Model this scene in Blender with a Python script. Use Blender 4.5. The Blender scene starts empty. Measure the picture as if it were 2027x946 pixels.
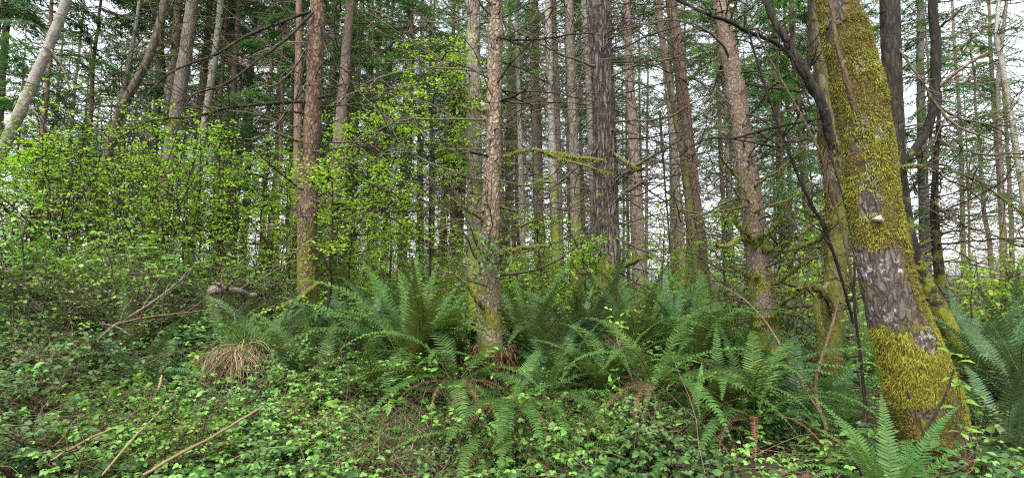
import bpy, math
import numpy as np

# ------------------------------------------------------------------ camera, sky, sun, exposure
scene = bpy.context.scene
COL = scene.collection
FPX, CX, CY = 1105.0, 1013.5, 473.0          # the photograph's focal length and centre in its own pixels
CAMZ, PITCH = 1.6, math.radians(5.0)

cam_data = bpy.data.cameras.new("camera")
cam_data.sensor_width = 36.0
cam_data.lens = 36.0 * FPX / 2027.0
cam_data.clip_start, cam_data.clip_end = 0.05, 1500.0
cam = bpy.data.objects.new("camera", cam_data)
cam.location = (0, 0, CAMZ)
cam.rotation_euler = (math.radians(90) + PITCH, 0, 0)
COL.objects.link(cam)
scene.camera = cam

SUN_ELEV, SUN_AZ = math.radians(58), math.radians(200)   # azimuth clockwise from +Y: behind the camera, to its left
world = bpy.data.worlds.new("World")
scene.world = world
world.use_nodes = True
wn, wl = world.node_tree.nodes, world.node_tree.links
wn.clear()
w_out = wn.new("ShaderNodeOutputWorld")
w_bg = wn.new("ShaderNodeBackground")
w_sky = wn.new("ShaderNodeTexSky")
w_sky.sky_type = 'NISHITA'
w_sky.sun_disc = False
w_sky.sun_elevation = SUN_ELEV
w_sky.sun_rotation = SUN_AZ
w_sky.dust_density = 3.0
w_hs = wn.new("ShaderNodeHueSaturation")       # overcast: nearly grey sky
w_hs.inputs["Saturation"].default_value = 0.28
wl.new(w_sky.outputs[0], w_hs.inputs["Color"])
wl.new(w_hs.outputs[0], w_bg.inputs["Color"])
w_bg.inputs["Strength"].default_value = 0.15
wl.new(w_bg.outputs[0], w_out.inputs[0])

sun_d = bpy.data.lights.new("sun", 'SUN')
sun_d.energy = 1.5
sun_d.angle = math.radians(25)
sun_d.color = (1.0, 0.97, 0.92)
sun = bpy.data.objects.new("sun", sun_d)
sun.rotation_euler = (math.radians(90) - SUN_ELEV, 0, -SUN_AZ + math.pi)
sun.location = (0, 0, 30)
COL.objects.link(sun)

scene.view_settings.view_transform = 'Standard'
scene.view_settings.look = 'None'
scene.view_settings.gamma = 1.0
scene.view_settings.use_curve_mapping = False
scene.view_settings.exposure = 2.05
scene.render.engine = 'CYCLES'
scene.cycles.max_bounces = 6
scene.cycles.diffuse_bounces = 5
scene.cycles.glossy_bounces = 2
scene.cycles.transmission_bounces = 4
scene.cycles.use_denoising = False
scene.cycles.use_adaptive_sampling = False
scene.cycles.pixel_filter_type = 'BLACKMAN_HARRIS'
scene.cycles.filter_width = 1.2

rng = np.random.default_rng(11)
UP = np.array([0, 0, 1.0])

# ------------------------------------------------------------------ helpers
def P(px, py, Y):
    """the point in the place that the photograph shows at (px, py), Y metres ahead; and its depth"""
    x, z = (px - CX) / FPX, (CY - py) / FPX
    c, s = math.cos(PITCH), math.sin(PITCH)
    t = Y / (c - z * s)
    return np.array([x * t, Y, CAMZ + t * (s + z * c)]), t

def to_px(p):
    c, s = math.cos(PITCH), math.sin(PITCH)
    d = p[1] * c + (p[2] - CAMZ) * s
    u = -p[1] * s + (p[2] - CAMZ) * c
    return CX + FPX * p[0] / d, CY - FPX * u / d

def _h(ix, iy, iz, seed):
    n = (ix * 374761393 + iy * 668265263 + iz * 1274126177 + seed * 144665) & 0xFFFFFFFF
    n = ((n ^ (n >> 13)) * 1274126177) & 0xFFFFFFFF
    n = n ^ (n >> 16)
    return (n & 0xFFFF) / 65535.0

def vnoise(p, seed=0):
    p = np.asarray(p, float)
    i = np.floor(p).astype(np.int64)
    f = p - i
    f = f * f * (3 - 2 * f)
    r = 0
    for dx in (0, 1):
        for dy in (0, 1):
            for dz in (0, 1):
                w = (f[..., 0] if dx else 1 - f[..., 0]) * (f[..., 1] if dy else 1 - f[..., 1]) * (f[..., 2] if dz else 1 - f[..., 2])
                r = r + w * _h(i[..., 0] + dx, i[..., 1] + dy, i[..., 2] + dz, seed)
    return r

def fbm(p, seed=0, o=3):
    a, r, s = 0.5, 0, 1.0
    for k in range(o):
        r = r + a * vnoise(np.asarray(p) * s, seed + k)
        a, s = a * .5, s * 2.03
    return r / (1 - .5 ** o)

GY = [-60, 0, 1, 3, 4, 5, 6, 7, 8.5, 12, 20, 50, 600]
GZ = [-.15, -.1, -.05, .27, .5, .70, .86, 1.0, 1.13, 1.26, 1.33, 1.38, 1.40]
def G(x, y):
    x, y = np.asarray(x, float), np.asarray(y, float)
    z = np.interp(y, GY, GZ)
    z = z + np.clip(-x - 1.0, 0, 4) * .07 * np.clip((y - 2.5) / 3, 0, 1)       # the bank rises to the left
    z = z - np.clip(x - 1.5, 0, 4) * .05 * np.clip((y - 2.5) / 3, 0, 1) * np.clip((16 - y) / 8, 0, 1)
    q = np.stack([x, y, x * 0], -1)
    b = (fbm(q * .9, 3) - .5) * .30 * np.clip((y - 1.5) / 2, 0, 1) + (fbm(q * 4, 5) - .5) * .07
    return z + b * np.clip((60 - y) / 30, .15, 1)

def hit(px, py, lift=0.0):
    """how far ahead the ground (raised by lift) lies where the photograph shows (px, py)"""
    for Y in np.arange(2.2, 14, .05):
        p, _ = P(px, py, Y)
        if p[2] <= float(G(p[0], p[1])) + lift: return float(Y)
    return 14.0

def nrm(a):
    return a / np.maximum(np.linalg.norm(a, axis=-1, keepdims=True), 1e-9)

class MB:
    def __init__(s):
        s.v, s.q, s.t, s.n = [], [], [], 0
    def add(s, V, Q=None, T=None):
        V = np.asarray(V, float).reshape(-1, 3)
        if Q is not None and len(Q): s.q.append(np.asarray(Q).reshape(-1, 4) + s.n)
        if T is not None and len(T): s.t.append(np.asarray(T).reshape(-1, 3) + s.n)
        s.v.append(V); s.n += len(V)
    def tubes(s, Pt, Rad, k=4):
        """m tubes of n points each: Pt (m,n,3), Rad (m,n)"""
        Pt, Rad = np.asarray(Pt, float), np.asarray(Rad, float)
        if Pt.ndim == 2: Pt, Rad = Pt[None], Rad[None]
        m, n, _ = Pt.shape
        T = nrm(np.gradient(Pt, axis=1))
        mz = np.abs(T[..., 2].mean(1))
        ref = np.where((mz > .75)[:, None], np.array([1.0, 0, 0]), UP)[:, None, :]
        N = nrm(np.cross(T, ref)); B = np.cross(T, N)
        a = np.arange(k) * 2 * np.pi / k
        V = Pt[:, :, None] + Rad[:, :, None, None] * (np.cos(a)[:, None] * N[:, :, None] + np.sin(a)[:, None] * B[:, :, None])
        idx = np.arange(m * n * k).reshape(m, n, k)
        j = np.roll(idx, -1, axis=2)
        Q = np.stack([idx[:, :-1], j[:, :-1], j[:, 1:], idx[:, 1:]], -1)
        s.add(V, Q)
    def leaves(s, pos, d, up, L, W, fine=True):
        pos, d = np.asarray(pos, float), nrm(np.asarray(d, float))
        m = len(pos)
        if m == 0: return
        x = nrm(np.cross(d, up)); z = np.cross(x, d)
        if fine:
            t = np.array([[0, 0, 0], [0, .4, .03], [0, .75, .0], [0, 1, -.12], [.38, .28, .10], [.40, .62, .08], [-.38, .28, .10], [-.40, .62, .08]])
            Q = np.array([[1, 4, 5, 2], [1, 2, 7, 6]]); T = np.array([[0, 4, 1], [2, 5, 3], [0, 1, 6], [2, 3, 7]])
        else:
            t = np.array([[0, 0, 0], [.5, .45, .1], [0, 1, -.08], [-.5, .45, .1]])
            Q = None; T = np.array([[0, 1, 2], [0, 2, 3]])
        L = np.broadcast_to(L, (m,)); W = np.broadcast_to(W, (m,))
        V = pos[:, None] + x[:, None] * (t[:, 0] * W[:, None])[..., None] + d[:, None] * (t[:, 1] * L[:, None])[..., None] + z[:, None] * (t[:, 2] * L[:, None])[..., None]
        off = (np.arange(m) * len(t))[:, None, None]
        s.add(V, None if Q is None else (Q[None] + off), T[None] + off)
    def mesh(s, name, mat, smooth=False):
        V = np.concatenate(s.v) if s.v else np.zeros((0, 3))
        q = np.concatenate(s.q) if s.q else np.zeros((0, 4), int)
        t = np.concatenate(s.t) if s.t else np.zeros((0, 3), int)
        me = bpy.data.meshes.new(name)
        me.vertices.add(len(V)); me.vertices.foreach_set("co", V.astype(np.float32).ravel())
        li = np.concatenate([q.ravel(), t.ravel()]).astype(np.int32)
        me.loops.add(len(li)); me.loops.foreach_set("vertex_index", li)
        st = np.concatenate([np.arange(len(q)) * 4, len(q) * 4 + np.arange(len(t)) * 3]).astype(np.int32)
        me.polygons.add(len(st)); me.polygons.foreach_set("loop_start", st)
        if smooth: me.polygons.foreach_set("use_smooth", np.ones(len(st), bool))
        me.update(calc_edges=True)
        me.materials.append(mat)
        return me
    def build(s, name, mat, parent=None, smooth=False):
        return part(name, s.mesh(name, mat, smooth), parent)

def part(name, me, parent=None, loc=(0, 0, 0)):
    o = bpy.data.objects.new(name, me)
    COL.objects.link(o)
    o.location = loc
    if parent is not None: o.parent = parent
    return o

def tag(o, label=None, cat=None, group=None, kind=None):
    if label: o["label"] = label
    if cat: o["category"] = cat
    if group: o["group"] = group
    if kind: o["kind"] = kind
    return o

def thing(name, label, cat, loc, group=None, rz=0.0, scale=1.0):
    o = bpy.data.objects.new(name, None)
    COL.objects.link(o)
    o.empty_display_size = .2
    o.location = tuple(float(c) for c in loc); o.rotation_euler = (0, 0, rz); o.scale = (scale,) * 3
    return tag(o, label, cat, group)

def resample(pts, n):
    """smooth curve through pts (k,c), n samples (Catmull-Rom)"""
    p = np.asarray(pts, float)
    if len(p) < 3:
        u = np.linspace(0, 1, n)[:, None]
        return p[0] * (1 - u) + p[-1] * u
    p = np.concatenate([[2 * p[0] - p[1]], p, [2 * p[-1] - p[-2]]])
    seg = np.linalg.norm(np.diff(p[1:-1, :3], axis=0), axis=1)
    cu = np.concatenate([[0], np.cumsum(seg)])
    u = np.linspace(0, cu[-1] * .999999, n)
    i = np.clip(np.searchsorted(cu, u, side='right') - 1, 0, len(seg) - 1)
    f = ((u - cu[i]) / np.maximum(seg[i], 1e-9))[:, None]
    a, b, c, d = p[i], p[i + 1], p[i + 2], p[i + 3]
    return .5 * ((2 * b) + (c - a) * f + (2 * a - 5 * b + 4 * c - d) * f ** 2 + (3 * b - a - 3 * c + d) * f ** 3)

# ------------------------------------------------------------------ materials
class NT:
    def __init__(s, name):
        s.m = bpy.data.materials.new(name); s.m.use_nodes = True
        s.n, s.l = s.m.node_tree.nodes, s.m.node_tree.links
        s.n.clear()
        s.out = s.n.new("ShaderNodeOutputMaterial")
    def node(s, t, **kw):
        o = s.n.new(t)
        for k, v in kw.items():
            if hasattr(o, k): setattr(o, k, v)
            else: o.inputs[k].default_value = v
        return o
    def ln(s, a, b): s.l.new(a, b)
    def ramp(s, fac, stops, interp='LINEAR'):
        r = s.n.new("ShaderNodeValToRGB")
        r.color_ramp.interpolation = interp
        e = r.color_ramp.elements
        while len(e) < len(stops): e.new(.5)
        for k, (p, c) in enumerate(stops):
            e[k].position = p
            e[k].color = (*c, 1) if len(c) == 3 else c
        s.ln(fac, r.inputs[0]); return r.outputs[0]
    def mix(s, fac, a, b, mode='MIX'):
        x = s.n.new("ShaderNodeMix"); x.data_type = 'RGBA'; x.blend_type = mode
        for v, k in ((fac, 0), (a, 6), (b, 7)):
            if hasattr(v, "links"): s.ln(v, x.inputs[k])
            elif isinstance(v, (int, float)): x.inputs[k].default_value = v
            else: x.inputs[k].default_value = (*v, 1)
        return x.outputs[2]
    def math(s, op, a, b=0.0, clamp=False):
        x = s.n.new("ShaderNodeMath"); x.operation = op; x.use_clamp = clamp
        for v, k in ((a, 0), (b, 1)):
            if hasattr(v, "links"): s.ln(v, x.inputs[k])
            else: x.inputs[k].default_value = v
        return x.outputs[0]
    def noise(s, co, scale, detail=4, rough=.6, dist=0.0):
        x = s.node("ShaderNodeTexNoise", Scale=scale, Detail=detail, Roughness=rough, Distortion=dist)
        s.ln(co, x.inputs["Vector"]); return x.outputs[0]

def leaf_mat(name, c1, c2, c3=None, rough=.5, transl=.35, back=None, spec=.4, tcol=None):
    t = NT(name)
    geo = t.node("ShaderNodeNewGeometry"); oi = t.node("ShaderNodeObjectInfo")
    col = t.ramp(geo.outputs["Random Per Island"], [(0, c1), (.5, c2), (1, c3 or c2)])
    hs = t.node("ShaderNodeHueSaturation")
    t.ln(col, hs.inputs["Color"])
    t.ln(t.math('MULTIPLY_ADD', oi.outputs["Random"], .45), hs.inputs["Value"])
    hs.inputs["Value"].links[0].from_node.inputs[2].default_value = .78
    wn_ = t.n.new("ShaderNodeTexWhiteNoise"); wn_.noise_dimensions = '1D'; t.ln(oi.outputs["Random"], wn_.inputs["W"])
    hu = t.math('MULTIPLY_ADD', wn_.outputs[0], -.028); hu.node.inputs[2].default_value = .516; t.ln(hu, hs.inputs["Hue"])
    col = hs.outputs[0]
    if back is not None:
        col = t.mix(geo.outputs["Backfacing"], col, back)
    b = t.node("ShaderNodeBsdfPrincipled", Roughness=rough)
    b.inputs["Specular IOR Level"].default_value = spec
    t.ln(col, b.inputs["Base Color"])
    tr = t.node("ShaderNodeBsdfTranslucent")
    t.ln(t.mix(1.0, col, tcol or (1.0, 1.15, .5), 'MULTIPLY'), tr.inputs[0])
    mx = t.node("ShaderNodeMixShader"); mx.inputs[0].default_value = transl
    t.ln(b.outputs[0], mx.inputs[1]); t.ln(tr.outputs[0], mx.inputs[2])
    t.ln(mx.outputs[0], t.out.inputs[0])
    return t.m

def bark_mat(name, dark, mid, light, lichen=0.0, moss=0.0, moss_top=2.0, scale=1.0, stretch=.25, bump=.6, moss_col=(.10, .11, .012), lich_col=(.42, .43, .38), rings=False, ridge=.55, attr=False):
    t = NT(name)
    tc = t.node("ShaderNodeTexCoord"); oi = t.node("ShaderNodeObjectInfo")
    add = t.n.new("ShaderNodeVectorMath"); add.operation = 'ADD'
    sc = t.n.new("ShaderNodeVectorMath"); sc.operation = 'SCALE'
    sc.inputs[0].default_value = (17, 9, 31); t.ln(oi.outputs["Random"], sc.inputs["Scale"])
    t.ln(tc.outputs["Object"], add.inputs[0]); t.ln(sc.outputs[0], add.inputs[1])
    mp = t.node("ShaderNodeMapping"); mp.inputs["Scale"].default_value = (1, 1, stretch)
    t.ln(add.outputs[0], mp.inputs[0])
    v = t.node("ShaderNodeTexVoronoi", Scale=26 * scale, feature='F1')
    wob = t.noise(mp.outputs[0], 30 * scale, 3)
    wv = t.n.new("ShaderNodeVectorMath"); wv.operation = 'MULTIPLY_ADD'
    nz = t.node("ShaderNodeTexNoise", Scale=22 * scale, Detail=2)
    t.ln(mp.outputs[0], nz.inputs["Vector"])
    t.ln(nz.outputs["Color"], wv.inputs[0]); wv.inputs[1].default_value = (.05 / scale,) * 3; t.ln(mp.outputs[0], wv.inputs[2])
    t.ln(wv.outputs[0], v.inputs["Vector"])
    edge = t.node("ShaderNodeTexVoronoi", Scale=26 * scale, feature='DISTANCE_TO_EDGE')
    t.ln(wv.outputs[0], edge.inputs["Vector"])
    e = t.math('MULTIPLY', edge.outputs[0], 4.0, True)
    big = t.noise(add.outputs[0], 2.2, 4)
    fine = t.noise(mp.outputs[0], 90 * scale, 5, .7)
    col = t.ramp(t.math('MULTIPLY_ADD', fine, .7), [(.15, dark), (.5, mid), (.85, light)])
    col.node.inputs[0].links[0].from_node.inputs[2].default_value = .1
    # plate tint
    vt = t.node("ShaderNodeSeparateColor"); t.ln(v.outputs["Color"], vt.inputs[0])
    col = t.mix(t.math('MULTIPLY', vt.outputs[0], .55), col, light)
    col = t.mix(t.math('MULTIPLY', t.math('SUBTRACT', 1.0, e), ridge + .25, True), col, dark)
    col = t.mix(t.ramp(big, [(.35, (0, 0, 0)), (.7, (.55, .55, .55))]), col, mid)
    if rings:
        sp = t.node("ShaderNodeSeparateXYZ"); t.ln(add.outputs[0], sp.inputs[0])
        cmb = t.node("ShaderNodeCombineXYZ"); t.ln(t.math('MULTIPLY', sp.outputs[2], 4.5), cmb.inputs[2])
        r = t.noise(cmb.outputs[0], 1.6, 3)
        col = t.mix(t.ramp(r, [(.60, (0, 0, 0)), (.72, (.8, .8, .8))]), col, dark)
    if lichen > 0:
        l1 = t.noise(add.outputs[0], 30 if attr else 16, 6, .72, .4); l2 = t.noise(add.outputs[0], 3.0, 2)
        m = t.math('ADD', t.math('MULTIPLY', l1, .75), t.math('MULTIPLY', l2, .35))
        th = .76 - .22 * lichen
        col = t.mix(t.ramp(m, [(th, (0, 0, 0)), (min(.99, th + .05), (.85, .85, .85))]), col, lich_col)
    if moss > 0:
        sp2 = t.node("ShaderNodeSeparateXYZ"); t.ln(tc.outputs["Object"], sp2.inputs[0])
        hgt = t.math('MULTIPLY', t.math('SUBTRACT', 1.0, t.math('DIVIDE', sp2.outputs[2], moss_top)), .35)
        mn = t.noise(add.outputs[0], 5.0, 6, .7)
        m = t.math('ADD', mn, t.math('MAXIMUM', hgt, -.12))
        th = .78 - .38 * moss
        mc = t.mix(t.noise(add.outputs[0], 40, 2), tuple(c * .5 for c in moss_col), tuple(c * 1.7 for c in moss_col))
        col = t.mix(t.ramp(m, [(th, (0, 0, 0)), (th + .10, (.95, .95, .95))]), col, mc)
    if attr:
        at = t.node("ShaderNodeAttribute", attribute_name="moss")
        mf = t.math('ADD', at.outputs["Fac"], t.math('MULTIPLY', t.math('SUBTRACT', t.noise(add.outputs[0], 26, 5, .7), .5), 1.1))
        mc = t.ramp(t.noise(add.outputs[0], 55, 4, .7), [(.25, tuple(c * .35 for c in moss_col)), (.5, moss_col), (.8, tuple(c * 1.9 for c in moss_col))])
        mc = t.mix(t.ramp(t.noise(add.outputs[0], 5, 3), [(.42, (0, 0, 0)), (.62, (.75, .75, .75))]), mc, (.10, .062, .022))
        at2 = t.node("ShaderNodeAttribute", attribute_name="shag")
        mc = t.mix(at2.outputs["Fac"], mc, (.11, .105, .012))
        col = t.mix(t.ramp(mf, [(.42, (0, 0, 0)), (.58, (.97, .97, .97))]), col, mc)
    hs = t.node("ShaderNodeHueSaturation"); t.ln(col, hs.inputs["Color"])
    va = t.math('MULTIPLY_ADD', oi.outputs["Random"], .5); va.node.inputs[2].default_value = .75
    t.ln(va, hs.inputs["Value"])
    b = t.node("ShaderNodeBsdfPrincipled", Roughness=.9)
    b.inputs["Specular IOR Level"].default_value = .2
    t.ln(hs.outputs[0], b.inputs["Base Color"])
    bp = t.node("ShaderNodeBump", Strength=bump, Distance=.02)
    t.ln(t.math('ADD', t.math('MULTIPLY', e, ridge), t.math('MULTIPLY', fine, .6)), bp.inputs["Height"])
    t.ln(bp.outputs[0], b.inputs["Normal"])
    t.ln(b.outputs[0], t.out.inputs[0])
    return t.m

M = {}
M['brown_bark'] = bark_mat("brown_bark", (.030, .019, .013), (.13, .082, .058), (.25, .18, .135), lichen=.25, moss=.25, moss_top=2.2)
M['red_bark'] = bark_mat("reddish_flaky_bark", (.026, .016, .011), (.14, .086, .056), (.31, .225, .155), lichen=.35, moss=.30, moss_top=2.0, scale=.9, stretch=.5, bump=1.0)
M['furrow_bark'] = bark_mat("furrowed_bark", (.012, .009, .008), (.085, .064, .055), (.25, .21, .19), lichen=.20, moss=.12, moss_top=3, scale=.9, stretch=.14, bump=1.0, ridge=.9)
M['tan_bark'] = bark_mat("tan_bark", (.035, .023, .015), (.19, .14, .09), (.36, .30, .22), lichen=.45, moss=.26, moss_top=2.0, scale=1.1, stretch=.6, bump=1.0)
M['pink_bark'] = bark_mat("pinkish_bark", (.03, .022, .016), (.145, .108, .078), (.28, .22, .17), lichen=.25, moss=.36, moss_top=2.0, scale=1.5, stretch=.5)
M['grey_bark'] = bark_mat("grey_bark", (.035, .029, .022), (.14, .118, .092), (.28, .25, .20), lichen=.40, moss=.40, moss_top=3, scale=1.0, rings=True)
M['pale_bark'] = bark_mat("pale_bark", (.045, .038, .028), (.20, .185, .155), (.36, .34, .30), lichen=.45, moss=.42, moss_top=4, scale=.8, stretch=1.2, rings=True, ridge=.2)
M['mossy_bark'] = bark_mat("mossy_bark", (.022, .017, .011), (.09, .072, .045), (.19, .16, .11), lichen=.25, moss=.50, moss_top=3.5, moss_col=(.075, .078, .014))
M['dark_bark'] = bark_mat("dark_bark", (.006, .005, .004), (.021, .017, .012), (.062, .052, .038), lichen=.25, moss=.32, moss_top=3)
M['big_moss_bark'] = bark_mat("purplish_bark_with_lichen", (.020, .015, .012), (.092, .072, .058), (.20, .165, .14), lichen=.72, moss=.12, moss_top=2.2, scale=1.0, stretch=.35, bump=1.0, moss_col=(.085, .075, .012), lich_col=(.33, .34, .32), attr=True)
M['far_brown'] = bark_mat("far_brown_bark", (.04, .03, .022), (.15, .112, .088), (.27, .215, .17), lichen=.2, moss=.12, scale=.7)
M['far_grey'] = bark_mat("far_grey_bark", (.05, .042, .036), (.17, .15, .13), (.29, .265, .235), lichen=.3, moss=.15, scale=.7, rings=True)
M['twig'] = bark_mat("dead_twig_bark", (.03, .022, .014), (.095, .078, .052), (.17, .145, .10), moss=.42, moss_top=.01, scale=1.5)
M['dark_twig'] = bark_mat("dark_twig_bark", (.006, .005, .004), (.025, .019, .014), (.06, .045, .033), scale=1.5)
M['brown_twig'] = bark_mat("brown_cane_bark", (.04, .025, .014), (.115, .076, .044), (.21, .15, .095), scale=2)
M['log_bark'] = bark_mat("weathered_log", (.03, .024, .017), (.11, .088, .062), (.22, .19, .145), lichen=.35, moss=.40, moss_top=.01, scale=1.5)

M['needle'] = leaf_mat("conifer_needles", (.045, .105, .022), (.075, .165, .036), (.115, .215, .05), rough=.6, transl=.45)
M['needle_blue'] = leaf_mat("dark_conifer_needles", (.038, .088, .030), (.062, .135, .045), (.092, .175, .058), rough=.6, transl=.42)
M['bright_leaf'] = leaf_mat("bright_spring_leaf", (.13, .235, .016), (.195, .34, .022), (.28, .42, .038), rough=.5, transl=.55)
M['mid_leaf'] = leaf_mat("mid_green_leaf", (.07, .15, .02), (.115, .225, .026), (.17, .30, .035), rough=.45, transl=.45)
M['dark_leaf'] = leaf_mat("dark_bramble_leaf", (.025, .068, .020), (.045, .105, .026), (.085, .165, .034), rough=.5, transl=.28, spec=.28)
M['cover_leaf'] = leaf_mat("ground_cover_leaf", (.032, .082, .024), (.055, .125, .030), (.11, .20, .035), rough=.5, transl=.32, spec=.28)
M['herb_leaf'] = leaf_mat("light_herb_leaf", (.07, .17, .028), (.11, .235, .035), (.17, .31, .055), rough=.45, transl=.4)
M['lime_leaf'] = leaf_mat("lime_leaf", (.13, .27, .03), (.19, .35, .045), (.26, .40, .06), rough=.45, transl=.45)
M['yellow_leaf'] = leaf_mat("yellowish_new_leaf", (.14, .19, .03), (.20, .25, .05), (.27, .31, .08), rough=.5, transl=.45)
M['fern'] = leaf_mat("sword_fern_green", (.036, .080, .018), (.052, .106, .024), (.084, .145, .032), rough=.52, transl=.32, spec=.13, back=(.070, .088, .022))
M['fern_blue'] = leaf_mat("bluish_fern_green", (.034, .076, .026), (.048, .100, .036), (.074, .132, .046), rough=.46, transl=.28, spec=.22, back=(.055, .085, .035))
M['fern_light'] = leaf_mat("fresh_fern_green", (.045, .112, .028), (.064, .142, .034), (.092, .178, .044), rough=.55, transl=.35, spec=.15, back=(.09, .16, .04))
M['dead_fern'] = leaf_mat("dead_fern_brown", (.07, .032, .014), (.13, .065, .028), (.20, .12, .06), rough=.8, transl=.2, tcol=(1, .8, .5))
M['straw'] = leaf_mat("dry_straw", (.10, .065, .032), (.21, .155, .075), (.37, .30, .165), rough=.7, transl=.2, tcol=(1, .9, .6))
M['litter'] = leaf_mat("leaf_litter", (.035, .02, .010), (.085, .05, .026), (.17, .11, .06), rough=.8, transl=.1, tcol=(1, .8, .5))
M['grass'] = leaf_mat("green_grass", (.05, .13, .018), (.075, .17, .025), (.12, .22, .04), rough=.45, transl=.35)
M['moss'] = leaf_mat("shaggy_moss", (.13, .125, .012), (.22, .22, .018), (.31, .305, .034), rough=.85, transl=.35, tcol=(1, 1, .4))
M['moss_olive'] = leaf_mat("olive_moss", (.050, .038, .008), (.105, .085, .012), (.185, .165, .022), rough=.85, transl=.25, tcol=(1, 1, .4))
M['moss_green'] = leaf_mat("green_branch_moss", (.075, .085, .012), (.125, .135, .018), (.20, .21, .032), rough=.8, transl=.3, tcol=(1, 1, .4))

t = NT("torn_bark_scar")
tc = t.node("ShaderNodeTexCoord"); b = t.node("ShaderNodeBsdfPrincipled", Roughness=.8)
t.ln(t.ramp(t.noise(tc.outputs["Object"], 60, 4), [(.38, (.10, .08, .07)), (.62, (.34, .32, .30))]), b.inputs["Base Color"])
t.ln(b.outputs[0], t.out.inputs[0]); M['scar'] = t.m

t = NT("forest_soil")
tc = t.node("ShaderNodeTexCoord"); b = t.node("ShaderNodeBsdfPrincipled", Roughness=.95)
n1 = t.noise(tc.outputs["Object"], 3.0, 6, .7); n2 = t.noise(tc.outputs["Object"], 45, 5, .7)
c = t.ramp(n2, [(.3, (.012, .008, .005)), (.5, (.035, .023, .013)), (.72, (.09, .058, .03))])
c = t.mix(t.ramp(n1, [(.5, (0, 0, 0)), (.68, (.7, .7, .7))]), c, (.035, .05, .012))
t.ln(c, b.inputs["Base Color"])
bp = t.node("ShaderNodeBump", Strength=.8, Distance=.03); t.ln(n2, bp.inputs["Height"]); t.ln(bp.outputs[0], b.inputs["Normal"])
t.ln(b.outputs[0], t.out.inputs[0]); M['soil'] = t.m

# ------------------------------------------------------------------ the setting: ground
gx = np.concatenate([np.linspace(-400, -16, 24), np.linspace(-15, 15, 240), np.linspace(16, 400, 24)])
gy = np.concatenate([np.linspace(-60, .5, 12), np.linspace(1, 16, 150), np.linspace(16.5, 60, 60), np.linspace(65, 600, 20)])
XX, YY = np.meshgrid(gx, gy)
mb = MB()
idx = np.arange(XX.size).reshape(XX.shape)
mb.add(np.stack([XX, YY, G(XX, YY)], -1), np.stack([idx[:-1, :-1], idx[:-1, 1:], idx[1:, 1:], idx[1:, :-1]], -1))
tag(mb.build("ground", M['soil'], smooth=True), kind="structure")

# ------------------------------------------------------------------ trunks
def ground_at(px, Y):
    x = (px - CX) / FPX * Y
    return float(x), float(G(x, Y))

def trunk_path(pts, Y, ext=4.0, to_ground=True, Ytop=None):
    """pts (px, py, width px) from the bottom up -> smooth (n,4) x,y,z,r in the place"""
    w = []
    k = len(pts)
    for i, (px, py, wd) in enumerate(pts):
        y = Y if Ytop is None else Y + (Ytop - Y) * i / (k - 1)
        p, d = P(px, py, y)
        w.append([*p, wd / 2 / FPX * d])
    w = np.array(w)
    if to_ground:
        d = nrm(w[0, :3] - w[1, :3]); d = nrm(d + np.array([0, 0, -1.2]))
        g = G(w[0, 0], w[0, 1]) - .15
        if w[0, 2] > g + .02:
            s = (w[0, 2] - g) / max(-d[2], .3)
            w = np.concatenate([[np.append(w[0, :3] + d * s, w[0, 3] * 1.12)], w])
    if ext:
        d = nrm(w[-1, :3] - w[-2, :3])
        w = np.concatenate([w, [np.append(w[-1, :3] + d * ext, w[-1, 3] * .8)]])
    return w

def trunk_mesh(name, w, mat, k=24, step=.05, amp=.006, ks=40, kz=12, seed=0, knots=0, origin=None, flare=.25):
    L = np.linalg.norm(np.diff(w[:, :3], axis=0), axis=1).sum()
    n = int(max(8, L / step))
    c = resample(w, n)
    p, r = c[:, :3], np.maximum(c[:, 3], .003)
    s = np.linspace(0, L, n)
    r = r * (1 + flare * np.exp(-s / .25))
    T = nrm(np.gradient(p, axis=0))
    N = nrm(np.cross(T, np.array([0, 1.0, 0]))); B = np.cross(T, N)
    a = np.arange(k) * 2 * np.pi / k
    cosa, sina = np.cos(a), np.sin(a)
    q = np.stack([cosa[None] * r[:, None] * ks, sina[None] * r[:, None] * ks, np.broadcast_to(s[:, None] * kz, (n, k))], -1)
    d = 1 - np.abs(2 * fbm(q, seed, 3) - 1) * 2.2
    lump = fbm(np.stack([cosa[None] * r[:, None] * 8, sina[None] * r[:, None] * 8, np.broadcast_to(s[:, None] * 3, (n, k))], -1), seed + 9, 2) - .5
    rr = r[:, None] * .90 + amp * (d - d.mean()) + lump * r[:, None] * .22
    if knots:
        kr = np.random.default_rng(seed + 5)
        for z0 in kr.uniform(.3, L, knots):
            rr += (np.exp(-((s - z0) / .05) ** 2) * .13)[:, None] * r[:, None]
    V = p[:, None] + rr[..., None] * (cosa[None, :, None] * N[:, None] + sina[None, :, None] * B[:, None])
    r = r * .93
    if origin is not None: V = V - origin
    mb = MB()
    ix = np.arange(n * k).reshape(n, k); j = np.roll(ix, -1, 1)
    mb.add(V, np.stack([ix[:-1], j[:-1], j[1:], ix[1:]], -1))
    return mb.mesh(name, mat, True), p, r

def walk(start, d, L, n, r, wig=.25, grav=0.0):
    grav = np.asarray(grav) * np.array([0, 0, 1.0])
    """m random curved twigs: start (m,3), d (m,3), L (m,) -> (m,n,3)"""
    m = len(start)
    d = nrm(d); out = np.empty((m, n, 3)); out[:, 0] = start
    st = (L / (n - 1))[:, None]
    for i in range(1, n):
        d = nrm(d + r.normal(0, wig, (m, 3)) / math.sqrt(n) + grav / n)
        out[:, i] = out[:, i - 1] + d * st
    return out

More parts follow.
